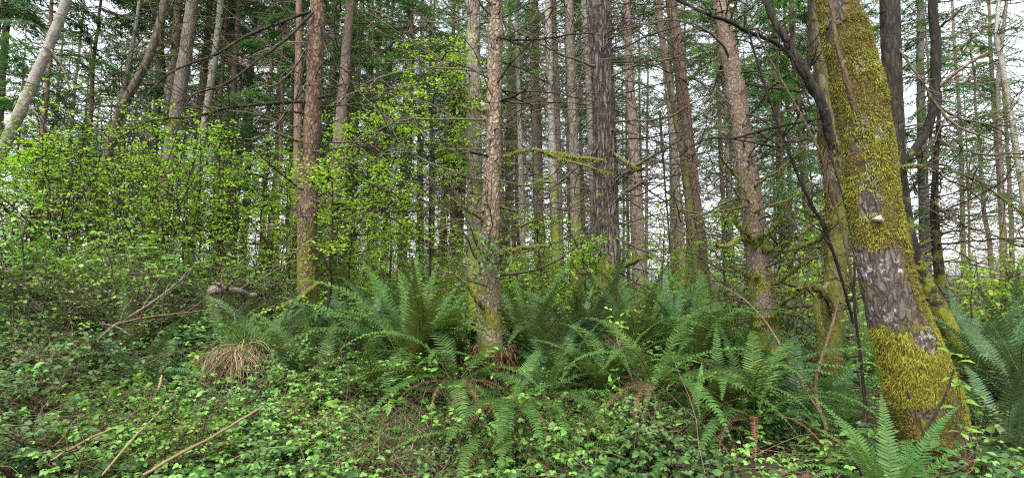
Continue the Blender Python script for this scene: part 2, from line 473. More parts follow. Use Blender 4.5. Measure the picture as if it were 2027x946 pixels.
def dead_twig_mesh(name, p, rad, r, n, z0, z1, lmin, lmax, mat, thick=.006, side=5, rise=.0, towards=None):
    """thin dead branches, with side twigs, round a trunk's path p"""
    zz = r.uniform(z0, z1, n)
    st = np.stack([np.interp(zz, p[:, 2], p[:, i]) for i in (0, 1)] + [zz], -1)
    az = r.uniform(0, 2 * np.pi, n)
    d = np.stack([np.cos(az), np.sin(az), r.normal(rise, .28, n)], -1)
    L = r.uniform(lmin, lmax, n) ** 1.0
    mb = MB()
    A = walk(st, d, L, 8, r, .45, r.choice([-.5, .0, .6]))
    th = thick * r.uniform(.5, 1.4, n) * (L / lmax) ** .5
    mb.tubes(A, th[:, None] * np.linspace(1, .35, 8), 3)
    m = n * side
    k = np.repeat(np.arange(n), side)
    i = r.integers(2, 8, m)
    sp = A[k, i]; dd = nrm(A[k, i] - A[k, i - 1]) + r.normal(0, .65, (m, 3))
    Bt = walk(sp, dd, L[k] * r.uniform(.15, .5, m), 5, r, .5, 0)
    mb.tubes(Bt, (th[k] * .6)[:, None] * np.linspace(1, .4, 5), 3)
    return mb.mesh(name, mat)

def moss_strands(mb, p, rad, r, n, lmin=.02, lmax=.06, wd=.005, mask=None, hang=1.0, out=.35):
    """hanging strands on the surface of a tube along p"""
    L = len(p)
    u = r.uniform(0, L - 1.001, n); i = u.astype(int); f = (u - i)[:, None]
    c = p[i] * (1 - f) + p[i + 1] * f; rr = rad[i] * (1 - f[:, 0]) + rad[i + 1] * f[:, 0]
    T = nrm(p[i + 1] - p[i])
    ref = np.where((np.abs(T[:, 2]) > .75)[:, None], np.array([1.0, 0, 0]), UP)
    N = nrm(np.cross(T, ref)); B = np.cross(T, N)
    a = r.uniform(0, 2 * np.pi, n)
    o = np.cos(a)[:, None] * N + np.sin(a)[:, None] * B
    pos = c + o * (rr * .98)[:, None]
    if mask is not None:
        keep = mask(pos, o, u / (L - 1)); pos, o = pos[keep], o[keep]
    m = len(pos)
    d = nrm(o * out * .55 + r.normal(0, .48, (m, 3)) + np.array([0, 0, -hang * 1.0]))
    ln = r.uniform(lmin, lmax, m) * (.35 + 1.5 * vnoise(pos * 13, 31) ** 1.3)
    sd = nrm(np.cross(d, o + r.normal(0, .5, (m, 3))))
    q = pos + o * .004
    mid = q + d * (ln * .5)[:, None] + o * (ln * .14)[:, None]
    tip = q + d * ln[:, None] + np.array([0, 0, -1]) * (ln * .15)[:, None]
    w = (wd * r.uniform(.6, 1.4, m))[:, None]
    V = np.stack([q - sd * w * .5, q + sd * w * .5, mid + sd * w * .5, mid - sd * w * .5, tip], 1)
    off = (np.arange(m) * 5)[:, None, None]
    mb.add(V, np.array([[0, 1, 2, 3]])[None] + off, np.array([[3, 2, 4]])[None] + off)

def px_path(pts, n=24):
    """pts (px, py, width px, Y) -> smooth path and radii"""
    w = []
    for px, py, wd, Y in pts:
        p, d = P(px, py, Y); w.append([*p, wd / 2 / FPX * d])
    c = resample(w, n)
    return c[:, :3], np.maximum(c[:, 3], .0015)

def px_branch(root, name, pts, mat, n=24, k=7, rough=.25, twigs=0, r=None, twig_len=.35, twig_mat=None, moss=0, moss_mat=None, moss_len=.04):
    p, rad = px_path(pts, n)
    o = np.array(root.location)
    r = r or np.random.default_rng(int(abs(pts[0][0] * 7 + pts[-1][1])) + 3)
    jit = np.cumsum(r.normal(0, 1, (n, 3)), 0); jit -= np.linspace(0, 1, n)[:, None] * jit[-1]
    p = p + jit * (min(rad.mean(), .012) * rough * 1.3)
    rad = rad * (1 + r.normal(0, .05, n))
    rough_ = rough
    mb = MB(); mb.tubes((p - o), rad, k)
    twigs = int(twigs * 2.6)
    if twigs:
        i = r.integers(2, n, twigs)
        d = nrm(p[i] - p[i - 1]) + r.normal(0, .7, (twigs, 3))
        A = walk(p[i] - o, d, r.uniform(.3, 1, twigs) * twig_len, 6, r, .5, 0)
        mb.tubes(A, (np.minimum(rad[i] * .6, .009))[:, None] * np.linspace(1, .35, 6), 3)
    ob = mb.build(name, mat, root, True)
    if moss:
        m2 = MB(); moss_strands(m2, p - o, rad * .95, r, int(moss * 1.1), .008, moss_len * .62, .005, hang=.8, out=.8, mask=lambda q, oo, u: vnoise(q * 14, 3) > .38)
        m2.build("moss", moss_mat or M['moss_green'], ob)
    return ob, p, rad

def px_tree(name, label, cat, pts, Y, bark, k=24, step=.05, amp=.006, ks=40, kz=12, seed=1, knots=0, ext=4.0, group=None, Ytop=None, dead=None, flare=.25):
    w = trunk_path(pts, Y, ext, True, Ytop)
    base = w[0, :3].copy(); base[2] = float(G(base[0], base[1]))
    root = thing(name, label, cat, base, group)
    me, p, rad = trunk_mesh("trunk", w, M[bark], k, step, amp, ks, kz, seed, knots, base, flare)
    tr = part("trunk", me, root)
    if dead:
        n, z0, z1, l0, l1 = dead; n = int(n * 2.2); l1 *= 1.35
        r = np.random.default_rng(seed + 77)
        part("dead_twigs", dead_twig_mesh("dead_twigs", p - base, rad, r, n, z0 - base[2], z1 - base[2], l0, l1, M['twig'], thick=.0125), root)
    if dead and Y < 9:
        r = np.random.default_rng(seed + 78)
        part("broken_stubs", dead_twig_mesh("broken_stubs", p - base, rad, r, int(n * .9), .6, z1 - base[2], float(rad.mean()) + .04, float(rad.mean()) + .20, M['twig'], thick=.016, side=1), root)
    return root, tr, p, rad, base

# ---- big mossy leaning trunk on the right
root, tr, p, rad, base = px_tree("mossy_tree", "thick leaning trunk with shaggy yellow-green moss and white lichen, largest of all", "tree",
    [(1868, 990, 138), (1852, 900, 132), (1832, 800, 130), (1800, 700, 122), (1772, 620, 110), (1748, 520, 100), (1732, 430, 97), (1722, 330, 97), (1706, 220, 96), (1686, 130, 92), (1668, 50, 84), (1652, -30, 76)],
    3.6, 'big_moss_bark', k=72, step=.02, amp=.010, ks=30, kz=9, seed=4, ext=3.0, flare=.0)
r = np.random.default_rng(21)
def v_of(pos):
    q = pos + base
    c, s = math.cos(PITCH), math.sin(PITCH)
    d = q[:, 1] * c + (q[:, 2] - CAMZ) * s; u = -q[:, 1] * s + (q[:, 2] - CAMZ) * c
    return CX + FPX * q[:, 0] / d, CY - FPX * u / d
def mask_shag(pos, o, u):
    px, py = v_of(pos)
    e = (vnoise(pos * 9, 2) - .5) * 70
    e = (fbm(pos * np.array([7, 7, 7]), 2, 3) - .5) * 190
    low = ((py + e > 668) & (py + e < 800)) | ((py + e > 630) & (o[:, 0] > .45) & (py + e < 850))
    return low & (vnoise(pos * 18, 6) > .13)
def mask_olive(pos, o, u):
    px, py = v_of(pos)
    nz = fbm(pos * np.array([7, 7, 4.5]), 8, 3)
    top = (py < 490) & (nz > .32 + .10 * (o[:, 0] < -.35))
    midr = (py >= 480) & (py < 680) & (o[:, 0] > .22) & (nz > .36)
    low = (py >= 800) & (nz > .47)
    return top | midr | low
def mask_bright_top(pos, o, u):
    px, py = v_of(pos)
    nz = fbm(pos * np.array([6, 6, 6]), 15, 2)
    return (py < 500) & (nz > .53)
def set_moss(ob, fn, nm="moss"):
    me = ob.data; co = np.empty(len(me.vertices) * 3, np.float32); no = np.empty(len(me.vertices) * 3, np.float32)
    me.vertices.foreach_get("co", co); me.vertices.foreach_get("normal", no)
    a = me.attributes.new(nm, 'FLOAT', 'POINT')
    a.data.foreach_set("value", fn(co.reshape(-1, 3).astype(float), no.reshape(-1, 3).astype(float)).astype(np.float32))
set_moss(tr, lambda q, o: (mask_olive(q, o, 0) | mask_shag(q, o, 0)) * .85)
set_moss(tr, lambda q, o: mask_shag(q, o, 0) * .9, "shag")
mb = MB(); moss_strands(mb, p - base, rad * 1.05, r, 130000, .008, .030, .0024, mask_shag, 1.0, .5); mb.build("moss", M['moss'], tr)
mb = MB(); moss_strands(mb, p - base, rad * 1.03, r, 120000, .005, .016, .0034, mask_olive, .6, .9); mb.build("moss", M['moss_olive'], tr)
mb = MB(); moss_strands(mb, p - base, rad * 1.05, r, 90000, .006, .020, .0032, mask_bright_top, .8, .9); mb.build("moss", M['moss'], tr)
sc_c, d = P(1741, 434, 3.6 - .165)
ang = np.linspace(0, 2 * np.pi, 15)[:-1]; rr_ = r.uniform(.5, 1.15, 14)
mb = MB()
ring = np.stack([np.cos(ang) * .034 * rr_, r.normal(0, .004, 14), np.sin(ang) * .024 * rr_], -1)
V = np.concatenate([[[0, -.012, 0]], ring, ring * .9 + np.array([0, .03, 0])]) + (sc_c - base)
T = [[0, 1 + i, 1 + (i + 1) % 14] for i in range(14)]
Q = [[1 + i, 15 + i, 15 + (i + 1) % 14, 1 + (i + 1) % 14] for i in range(14)]
mb.add(V, Q, T); tag(mb.build("bark_scar", M['scar'], tr), "torn white scar on the mossy bark")
px_branch(root, "branch", [(1692, 218, 11, 3.38), (1672, 150, 10, 3.36), (1655, 70, 9, 3.36), (1642, -20, 9, 3.4)], M['brown_twig'], rough=.15)

# ---- reddish conifer, left of the middle
root, tr, p, rad, base = px_tree("conifer_tree", "reddish flaky-barked conifer trunk with long bare branches reaching left, left of the big fern", "tree",
    [(612, 690, 52), (610, 600, 42), (607, 480, 40), (612, 380, 37), (618, 250, 35), (624, 120, 33), (629, 0, 30), (631, -60, 29)], 6.4, 'red_bark', k=40, step=.03, amp=.010, ks=34, kz=18, seed=12, dead=(18, 1.6, 4.8, .3, 1.0), knots=8)
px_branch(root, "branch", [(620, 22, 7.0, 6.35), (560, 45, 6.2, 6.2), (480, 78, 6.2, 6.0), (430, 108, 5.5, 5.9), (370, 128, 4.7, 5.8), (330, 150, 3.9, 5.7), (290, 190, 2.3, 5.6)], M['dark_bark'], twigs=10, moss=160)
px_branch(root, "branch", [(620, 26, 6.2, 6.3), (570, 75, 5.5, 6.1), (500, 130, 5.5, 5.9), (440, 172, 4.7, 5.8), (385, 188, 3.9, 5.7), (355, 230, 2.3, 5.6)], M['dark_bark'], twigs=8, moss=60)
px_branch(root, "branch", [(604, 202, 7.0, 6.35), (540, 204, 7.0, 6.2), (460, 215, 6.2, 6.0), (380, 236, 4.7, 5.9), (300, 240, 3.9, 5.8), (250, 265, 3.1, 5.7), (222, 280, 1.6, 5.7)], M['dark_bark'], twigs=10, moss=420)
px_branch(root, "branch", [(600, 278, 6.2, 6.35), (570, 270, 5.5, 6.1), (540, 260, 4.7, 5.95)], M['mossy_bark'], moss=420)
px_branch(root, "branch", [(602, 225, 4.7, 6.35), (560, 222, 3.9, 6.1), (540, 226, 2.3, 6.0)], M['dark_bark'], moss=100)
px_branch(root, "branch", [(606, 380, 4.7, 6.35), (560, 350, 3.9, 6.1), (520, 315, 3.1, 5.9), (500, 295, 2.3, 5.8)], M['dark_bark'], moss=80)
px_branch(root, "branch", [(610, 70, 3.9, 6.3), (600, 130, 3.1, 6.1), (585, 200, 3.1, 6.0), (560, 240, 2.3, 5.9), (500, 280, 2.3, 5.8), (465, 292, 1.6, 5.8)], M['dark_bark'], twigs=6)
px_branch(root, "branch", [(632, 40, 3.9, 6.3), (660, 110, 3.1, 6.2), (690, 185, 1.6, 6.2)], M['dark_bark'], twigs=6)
mb = MB(); moss_strands(mb, p - base, rad * 1.03, r, 5000, .012, .04, .007, lambda q, o, u: (v_of(q)[1] > 490) & (fbm(q * 6, 4, 2) > .52) & (o[:, 0] > -.4), .9, .6); mb.build("moss", M['moss_olive'], tr)

# ---- tan conifer behind the big fern
root, tr, p, rad, base = px_tree("conifer_tree", "tan speckled conifer trunk rising just right of the big centre fern, leafy at its foot", "tree",
    [(974, 800, 60), (970, 700, 55), (968, 600, 52), (969, 500, 44), (972, 400, 38), (977, 300, 34), (978, 200, 32), (980, 100, 31), (981, 0, 30), (982, -60, 29)], 4.9, 'tan_bark', k=40, step=.03, amp=.009, ks=40, kz=26, seed=31, dead=(26, 1.4, 4.6, .3, 1.1), knots=9)
px_branch(root, "branch", [(990, 312, 7, 4.9), (1040, 296, 8, 4.8), (1090, 302, 9, 4.7), (1150, 316, 8, 4.6), (1200, 318, 5, 4.6)], M['mossy_bark'], moss=1500, moss_len=.055)
px_branch(root, "branch", [(1075, 298, 6, 4.72), (1110, 310, 6, 4.6), (1165, 330, 5, 4.5), (1215, 345, 4, 4.5)], M['mossy_bark'], moss=700, moss_len=.055)
px_branch(root, "branch", [(980, 508, 10, 4.85), (1020, 498, 8, 4.7), (1060, 492, 8, 4.6), (1088, 488, 7, 4.55)], M['mossy_bark'], moss=800)
px_branch(root, "branch", [(990, 200, 6, 4.85), (1020, 190, 6, 4.7), (1040, 178, 5, 4.6)], M['dark_bark'])
px_branch(root, "branch", [(965, 310, 6, 4.85), (930, 305, 5, 4.75), (905, 308, 3, 4.7)], M['dark_bark'], moss=40)
px_branch(root, "branch", [(962, 218, 7, 4.85), (930, 216, 6, 4.7), (905, 210, 5, 4.6)], M['mossy_bark'], moss=300)
px_branch(root, "branch", [(960, 440, 8, 4.85), (935, 420, 6, 4.7), (880, 385, 4, 4.5)], M['mossy_bark'], moss=260)
px_branch(root, "branch", [(955, 610, 9, 4.8), (940, 590, 8, 4.6), (900, 545, 5, 4.5), (870, 540, 4, 4.5)], M['dark_bark'], moss=120)
px_branch(root, "branch", [(990, 75, 5, 4.85), (1060, 78, 4, 4.6), (1130, 68, 3, 4.5), (1180, 65, 2, 4.4)], M['dark_bark'], twigs=10)
mb = MB(); moss_strands(mb, p - base, rad * 1.03, r, 6000, .012, .04, .007, lambda q, o, u: (v_of(q)[1] > 360) & (fbm(q * 5, 14, 2) > .56), .9, .6); mb.build("moss", M['moss_olive'], tr)
# leafy sprout and brown fallen-frond skirt at its foot
mb = MB(); n = 380
pp = np.array([base[0], base[1], base[2]]); az = r.uniform(-np.pi, 0, n); hh = r.uniform(.02, .50, n)
pos = np.stack([np.cos(az) * (.17), np.sin(az) * .17, hh], -1)
mb.leaves(pos, np.stack([np.cos(az) * .3, np.sin(az) * .3, -np.ones(n)], -1) + r.normal(0, .25, (n, 3)), np.stack([np.cos(az), np.sin(az), az * 0], -1), r.uniform(.05, .14, n), r.uniform(.008, .02, n), False)
mb.build("dead_frond_skirt", M['dead_fern'], root)
mb = MB(); n = 160
q, d = P(962, 505, 4.65); q = q - base
pos = q + r.normal(0, 1, (n, 3)) * np.array([.10, .07, .10])
mb.leaves(pos, r.normal(0, 1, (n, 3)) + np.array([0, -.3, -.3]), np.array([0, -.4, 1.0]) + r.normal(0, .3, (n, 3)), r.uniform(.03, .06, n), .03)
mb.build("leafy_sprout", M['cover_leaf'], root)

# ---- furrowed dark conifer right of the middle
root, tr, p, rad, base = px_tree("conifer_tree", "thick dark conifer trunk with deeply furrowed bark, standing right of the middle", "tree",
    [(1202, 640, 64), (1202, 560, 60), (1200, 460, 56), (1198, 330, 52), (1195, 200, 48), (1188, 80, 45), (1183, 0, 43), (1180, -60, 42)], 8.0, 'furrow_bark', k=64, step=.025, amp=.020, ks=24, kz=5, seed=44, dead=(42, 1.6, 6.0, .5, 1.9), knots=0)
px_branch(root, "branch", [(1222, 528, 10, 7.9), (1250, 520, 10, 7.7), (1275, 510, 9, 7.6)], M['mossy_bark'], moss=900, moss_len=.055)
px_branch(root, "branch", [(1180, 520, 8, 7.9), (1165, 510, 7, 7.7), (1155, 505, 5, 7.6)], M['mossy_bark'], moss=200)
px_branch(root, "branch", [(1215, 360, 7, 7.9), (1255, 332, 7, 7.6), (1300, 305, 5, 7.4), (1350, 275, 4, 7.2)], M['twig'], twigs=10, moss=60)
px_branch(root, "branch", [(1215, 305, 6, 7.9), (1255, 330, 10, 7.6), (1275, 335, 8, 7.6)], M['mossy_bark'], moss=500)
for q in ([(1212, 150, 5, 7.9), (1290, 120, 4, 7.6), (1370, 105, 3, 7.3)], [(1215, 240, 5, 7.9), (1300, 238, 4, 7.5), (1380, 200, 3, 7.2)],
          [(1215, 400, 5, 7.9), (1290, 360, 4, 7.5), (1345, 345, 3, 7.3)], [(1180, 130, 5, 7.9), (1090, 100, 4, 7.6), (1010, 55, 3, 7.4)],
          [(1185, 290, 5, 7.9), (1120, 350, 4, 7.6), (1060, 400, 3, 7.4)], [(1215, 470, 5, 7.9), (1290, 500, 4, 7.6), (1370, 470, 3, 7.3)]):
    px_branch(root, "branch", q, M['twig'], twigs=9, rough=.6)
mb = MB(); moss_strands(mb, p - base, rad * 1.03, r, 4500, .012, .04, .008, lambda q, o, u: (fbm(q * 4, 24, 2) > .60), .9, .6); mb.build("moss", M['moss_olive'], tr)

# ---- pinkish conifer with moss collars
root, tr, p, rad, base = px_tree("conifer_tree", "pinkish-brown conifer trunk with moss collars and upcurved mossy dead branches, leaning left", "tree",
    [(1526, 740, 62), (1518, 680, 56), (1506, 560, 50), (1497, 480, 48), (1485, 380, 45), (1468, 250, 40), (1450, 140, 36), (1430, 30, 31), (1420, -50, 29)], 5.5, 'pink_bark', k=40, step=.03, amp=.007, ks=44, kz=22, seed=52, dead=(40, 1.2, 4.6, .3, 1.2), knots=6)
B5 = [[(1495, 478, 9, 5.4), (1470, 472, 9, 5.2), (1440, 488, 8, 5.0), (1418, 487, 6, 4.9)], [(1500, 472, 10, 5.4), (1530, 455, 9, 5.2), (1552, 420, 7, 5.1)],
      [(1515, 498, 9, 5.4), (1570, 492, 9, 5.2), (1615, 478, 10, 5.1), (1632, 465, 9, 5.05)], [(1490, 480, 8, 5.4), (1462, 455, 7, 5.2), (1450, 415, 5, 5.1)],
      [(1530, 560, 8, 5.4), (1575, 535, 7, 5.2), (1620, 510, 5, 5.0)], [(1520, 640, 9, 5.4), (1555, 600, 8, 5.2), (1585, 580, 7, 5.1)],
      [(1500, 550, 8, 5.4), (1480, 545, 7, 5.2), (1455, 535, 5, 5.1)], [(1525, 570, 7, 5.4), (1560, 580, 6, 5.2), (1600, 578, 4, 5.1)],
      [(1480, 410, 6, 5.4), (1420, 420, 5, 5.2), (1330, 415, 3, 5.1)], [(1492, 370, 6, 5.4), (1530, 340, 5, 5.2), (1590, 300, 3, 5.1)],
      [(1490, 420, 6, 5.4), (1560, 395, 5, 5.2), (1620, 365, 3, 5.1)], [(1465, 355, 5, 5.4), (1440, 330, 5, 5.2), (1425, 300, 4, 5.1)]]
for i, q in enumerate(B5):
    px_branch(root, "branch", q, M['mossy_bark'], twigs=3, twig_len=.2, moss=(520 if i < 8 else 130), rough=.4)
def collar(q, o, u):
    py = v_of(q)[1]
    return (np.abs(py - 478) < 16) | (np.abs(py - 548) < 14) | ((py > 330) & (py < 430) & (o[:, 0] < -.1) & (fbm(q * 7, 3, 2) > .45)) | ((py > 470) & (fbm(q * 5, 33, 2) > .56))
mb = MB(); moss_strands(mb, p - base, rad * 1.05, r, 11000, .012, .05, .007, collar, .9, .7); mb.build("moss", M['moss_green'], tr)

# ---- the pair of slim trunks
root, tr, p, rad, base = px_tree("conifer_tree", "slim reddish-brown straight conifer trunk with a thin mossy trunk crossing its left side", "tree",
    [(1400, 690, 36), (1394, 600, 33), (1384, 480, 31), (1372, 380, 29), (1355, 220, 27), (1340, 90, 25), (1328, 0, 23), (1320, -60, 22)], 8.6, 'brown_bark', k=28, step=.04, amp=.007, seed=61, dead=(20, 2.0, 6.0, .3, 1.2))
px_tree("young_tree", "thin mossy trunk just left of the slim reddish-brown trunk", "tree",
    [(1390, 660, 18), (1382, 560, 17), (1366, 430, 16), (1350, 300, 15), (1330, 190, 14), (1308, 60, 12), (1300, -40, 11)], 8.2, 'mossy_bark', k=16, step=.05, amp=.005, seed=62, dead=(12, 2.0, 6.0, .3, .9))

# ---- mossy brown trunk beside the big mossy one, with its dark limbs
root, tr, p, rad, base = px_tree("broadleaf_tree", "dark mossy trunk left of the leaning mossy trunk, with black limbs arching left", "tree",
    [(1640, 770, 58), (1643, 700, 48), (1648, 600, 44), (1655, 480, 44), (1652, 380, 42), (1642, 270, 42), (1632, 160, 40), (1622, 60, 38), (1614, -40, 36)], 4.9, 'mossy_bark', k=32, step=.03, amp=.008, seed=71, ext=3)
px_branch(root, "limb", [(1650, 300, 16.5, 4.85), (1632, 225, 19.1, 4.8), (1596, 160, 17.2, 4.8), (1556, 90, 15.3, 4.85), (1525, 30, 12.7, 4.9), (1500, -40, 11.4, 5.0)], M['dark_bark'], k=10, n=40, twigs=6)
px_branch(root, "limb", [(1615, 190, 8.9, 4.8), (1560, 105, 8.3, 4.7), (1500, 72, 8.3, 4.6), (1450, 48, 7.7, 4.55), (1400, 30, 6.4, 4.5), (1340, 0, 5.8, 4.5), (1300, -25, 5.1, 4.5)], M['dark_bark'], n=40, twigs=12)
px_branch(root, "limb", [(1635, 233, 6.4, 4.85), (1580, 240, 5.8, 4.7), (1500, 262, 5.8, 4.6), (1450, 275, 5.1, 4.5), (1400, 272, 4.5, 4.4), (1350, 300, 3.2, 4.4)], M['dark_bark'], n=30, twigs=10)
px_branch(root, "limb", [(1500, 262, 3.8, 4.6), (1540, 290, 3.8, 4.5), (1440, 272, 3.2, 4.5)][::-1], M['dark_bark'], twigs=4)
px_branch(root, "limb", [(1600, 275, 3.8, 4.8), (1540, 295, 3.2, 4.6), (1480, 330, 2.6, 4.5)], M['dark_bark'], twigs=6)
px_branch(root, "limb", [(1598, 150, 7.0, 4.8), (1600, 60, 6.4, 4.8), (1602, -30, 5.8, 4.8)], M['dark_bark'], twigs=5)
px_branch(root, "limb", [(1650, 620, 16, 4.8), (1632, 580, 14, 4.7), (1600, 560, 12, 4.6), (1580, 575, 9, 4.55)], M['mossy_bark'], moss=500)
px_branch(root, "limb", [(1630, 740, 18, 4.8), (1622, 650, 16, 4.7), (1620, 600, 14, 4.7), (1640, 560, 10, 4.8)], M['mossy_bark'], moss=500)
px_branch(root, "branch", [(1640, 440, 8, 4.85), (1600, 448, 8, 4.7), (1575, 470, 6, 4.6)], M['mossy_bark'], moss=300)
mb = MB(); moss_strands(mb, p - base, rad * 1.03, r, 16000, .012, .045, .007, lambda q, o, u: (fbm(q * 5, 41, 2) > .50) & (v_of(q)[1] > 250), .9, .6); mb.build("moss", M['moss_olive'], tr)

# ---- dark tree behind the big mossy trunk, right
root, tr, p, rad, base = px_tree("broadleaf_tree", "dark upright trunk behind the leaning mossy trunk, a curved black limb rising on its right", "tree",
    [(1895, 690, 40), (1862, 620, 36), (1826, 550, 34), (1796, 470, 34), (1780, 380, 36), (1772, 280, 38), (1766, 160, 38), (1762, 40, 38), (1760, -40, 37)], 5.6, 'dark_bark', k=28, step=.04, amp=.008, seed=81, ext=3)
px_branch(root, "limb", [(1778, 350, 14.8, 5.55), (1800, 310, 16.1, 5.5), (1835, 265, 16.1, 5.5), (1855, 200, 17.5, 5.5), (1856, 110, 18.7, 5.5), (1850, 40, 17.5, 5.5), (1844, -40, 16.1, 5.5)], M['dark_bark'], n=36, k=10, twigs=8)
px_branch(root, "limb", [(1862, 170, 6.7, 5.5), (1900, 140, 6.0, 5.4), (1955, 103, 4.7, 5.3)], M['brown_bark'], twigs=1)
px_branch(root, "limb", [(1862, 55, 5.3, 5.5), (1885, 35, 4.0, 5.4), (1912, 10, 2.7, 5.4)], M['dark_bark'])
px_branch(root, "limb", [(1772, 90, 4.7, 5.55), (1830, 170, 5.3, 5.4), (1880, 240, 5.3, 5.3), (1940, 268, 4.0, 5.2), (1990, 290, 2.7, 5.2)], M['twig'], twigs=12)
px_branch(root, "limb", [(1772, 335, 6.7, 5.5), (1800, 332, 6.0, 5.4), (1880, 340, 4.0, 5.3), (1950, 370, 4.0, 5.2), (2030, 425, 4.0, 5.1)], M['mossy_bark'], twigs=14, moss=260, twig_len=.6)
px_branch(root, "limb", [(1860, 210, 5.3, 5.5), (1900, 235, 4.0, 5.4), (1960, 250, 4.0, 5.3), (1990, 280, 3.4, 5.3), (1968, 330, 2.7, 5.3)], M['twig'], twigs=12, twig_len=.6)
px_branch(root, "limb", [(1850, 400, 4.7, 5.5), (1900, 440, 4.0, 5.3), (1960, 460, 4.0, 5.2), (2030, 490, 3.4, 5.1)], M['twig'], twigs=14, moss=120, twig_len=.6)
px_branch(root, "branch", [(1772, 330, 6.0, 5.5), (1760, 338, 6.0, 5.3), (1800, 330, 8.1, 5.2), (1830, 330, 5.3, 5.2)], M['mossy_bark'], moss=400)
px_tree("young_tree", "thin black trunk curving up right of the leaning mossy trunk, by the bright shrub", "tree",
    [(1882, 670, 22), (1870, 600, 20), (1857, 520, 20), (1850, 420, 16), (1852, 340, 12), (1856, 270, 9)], 5.9, 'dark_bark', k=16, seed=82, ext=.5, dead=(20, 1.6, 3.4, .4, 1.2))

# ---- pale leaning alder at the left edge, and the trunks behind it
root, tr, p, rad, base = px_tree("alder_tree", "pale spotted trunk leaning right at the far left edge of the wood", "tree",
    [(-75, 420, 26), (-20, 345, 25), (12, 280, 23), (50, 200, 22), (80, 130, 20), (110, 60, 19), (136, -10, 18), (155, -60, 17)], 8.6, 'pale_bark', k=28, step=.04, amp=.006, seed=91, ext=4, knots=14)
px_branch(root, "branch", [(102, 100, 5, 8.5), (125, 140, 4, 8.2), (138, 180, 3, 8.0)], M['twig'], twigs=4)
px_branch(root, "branch", [(60, 210, 4, 8.5), (85, 240, 3, 8.2), (105, 265, 2, 8.0)], M['twig'], twigs=6)

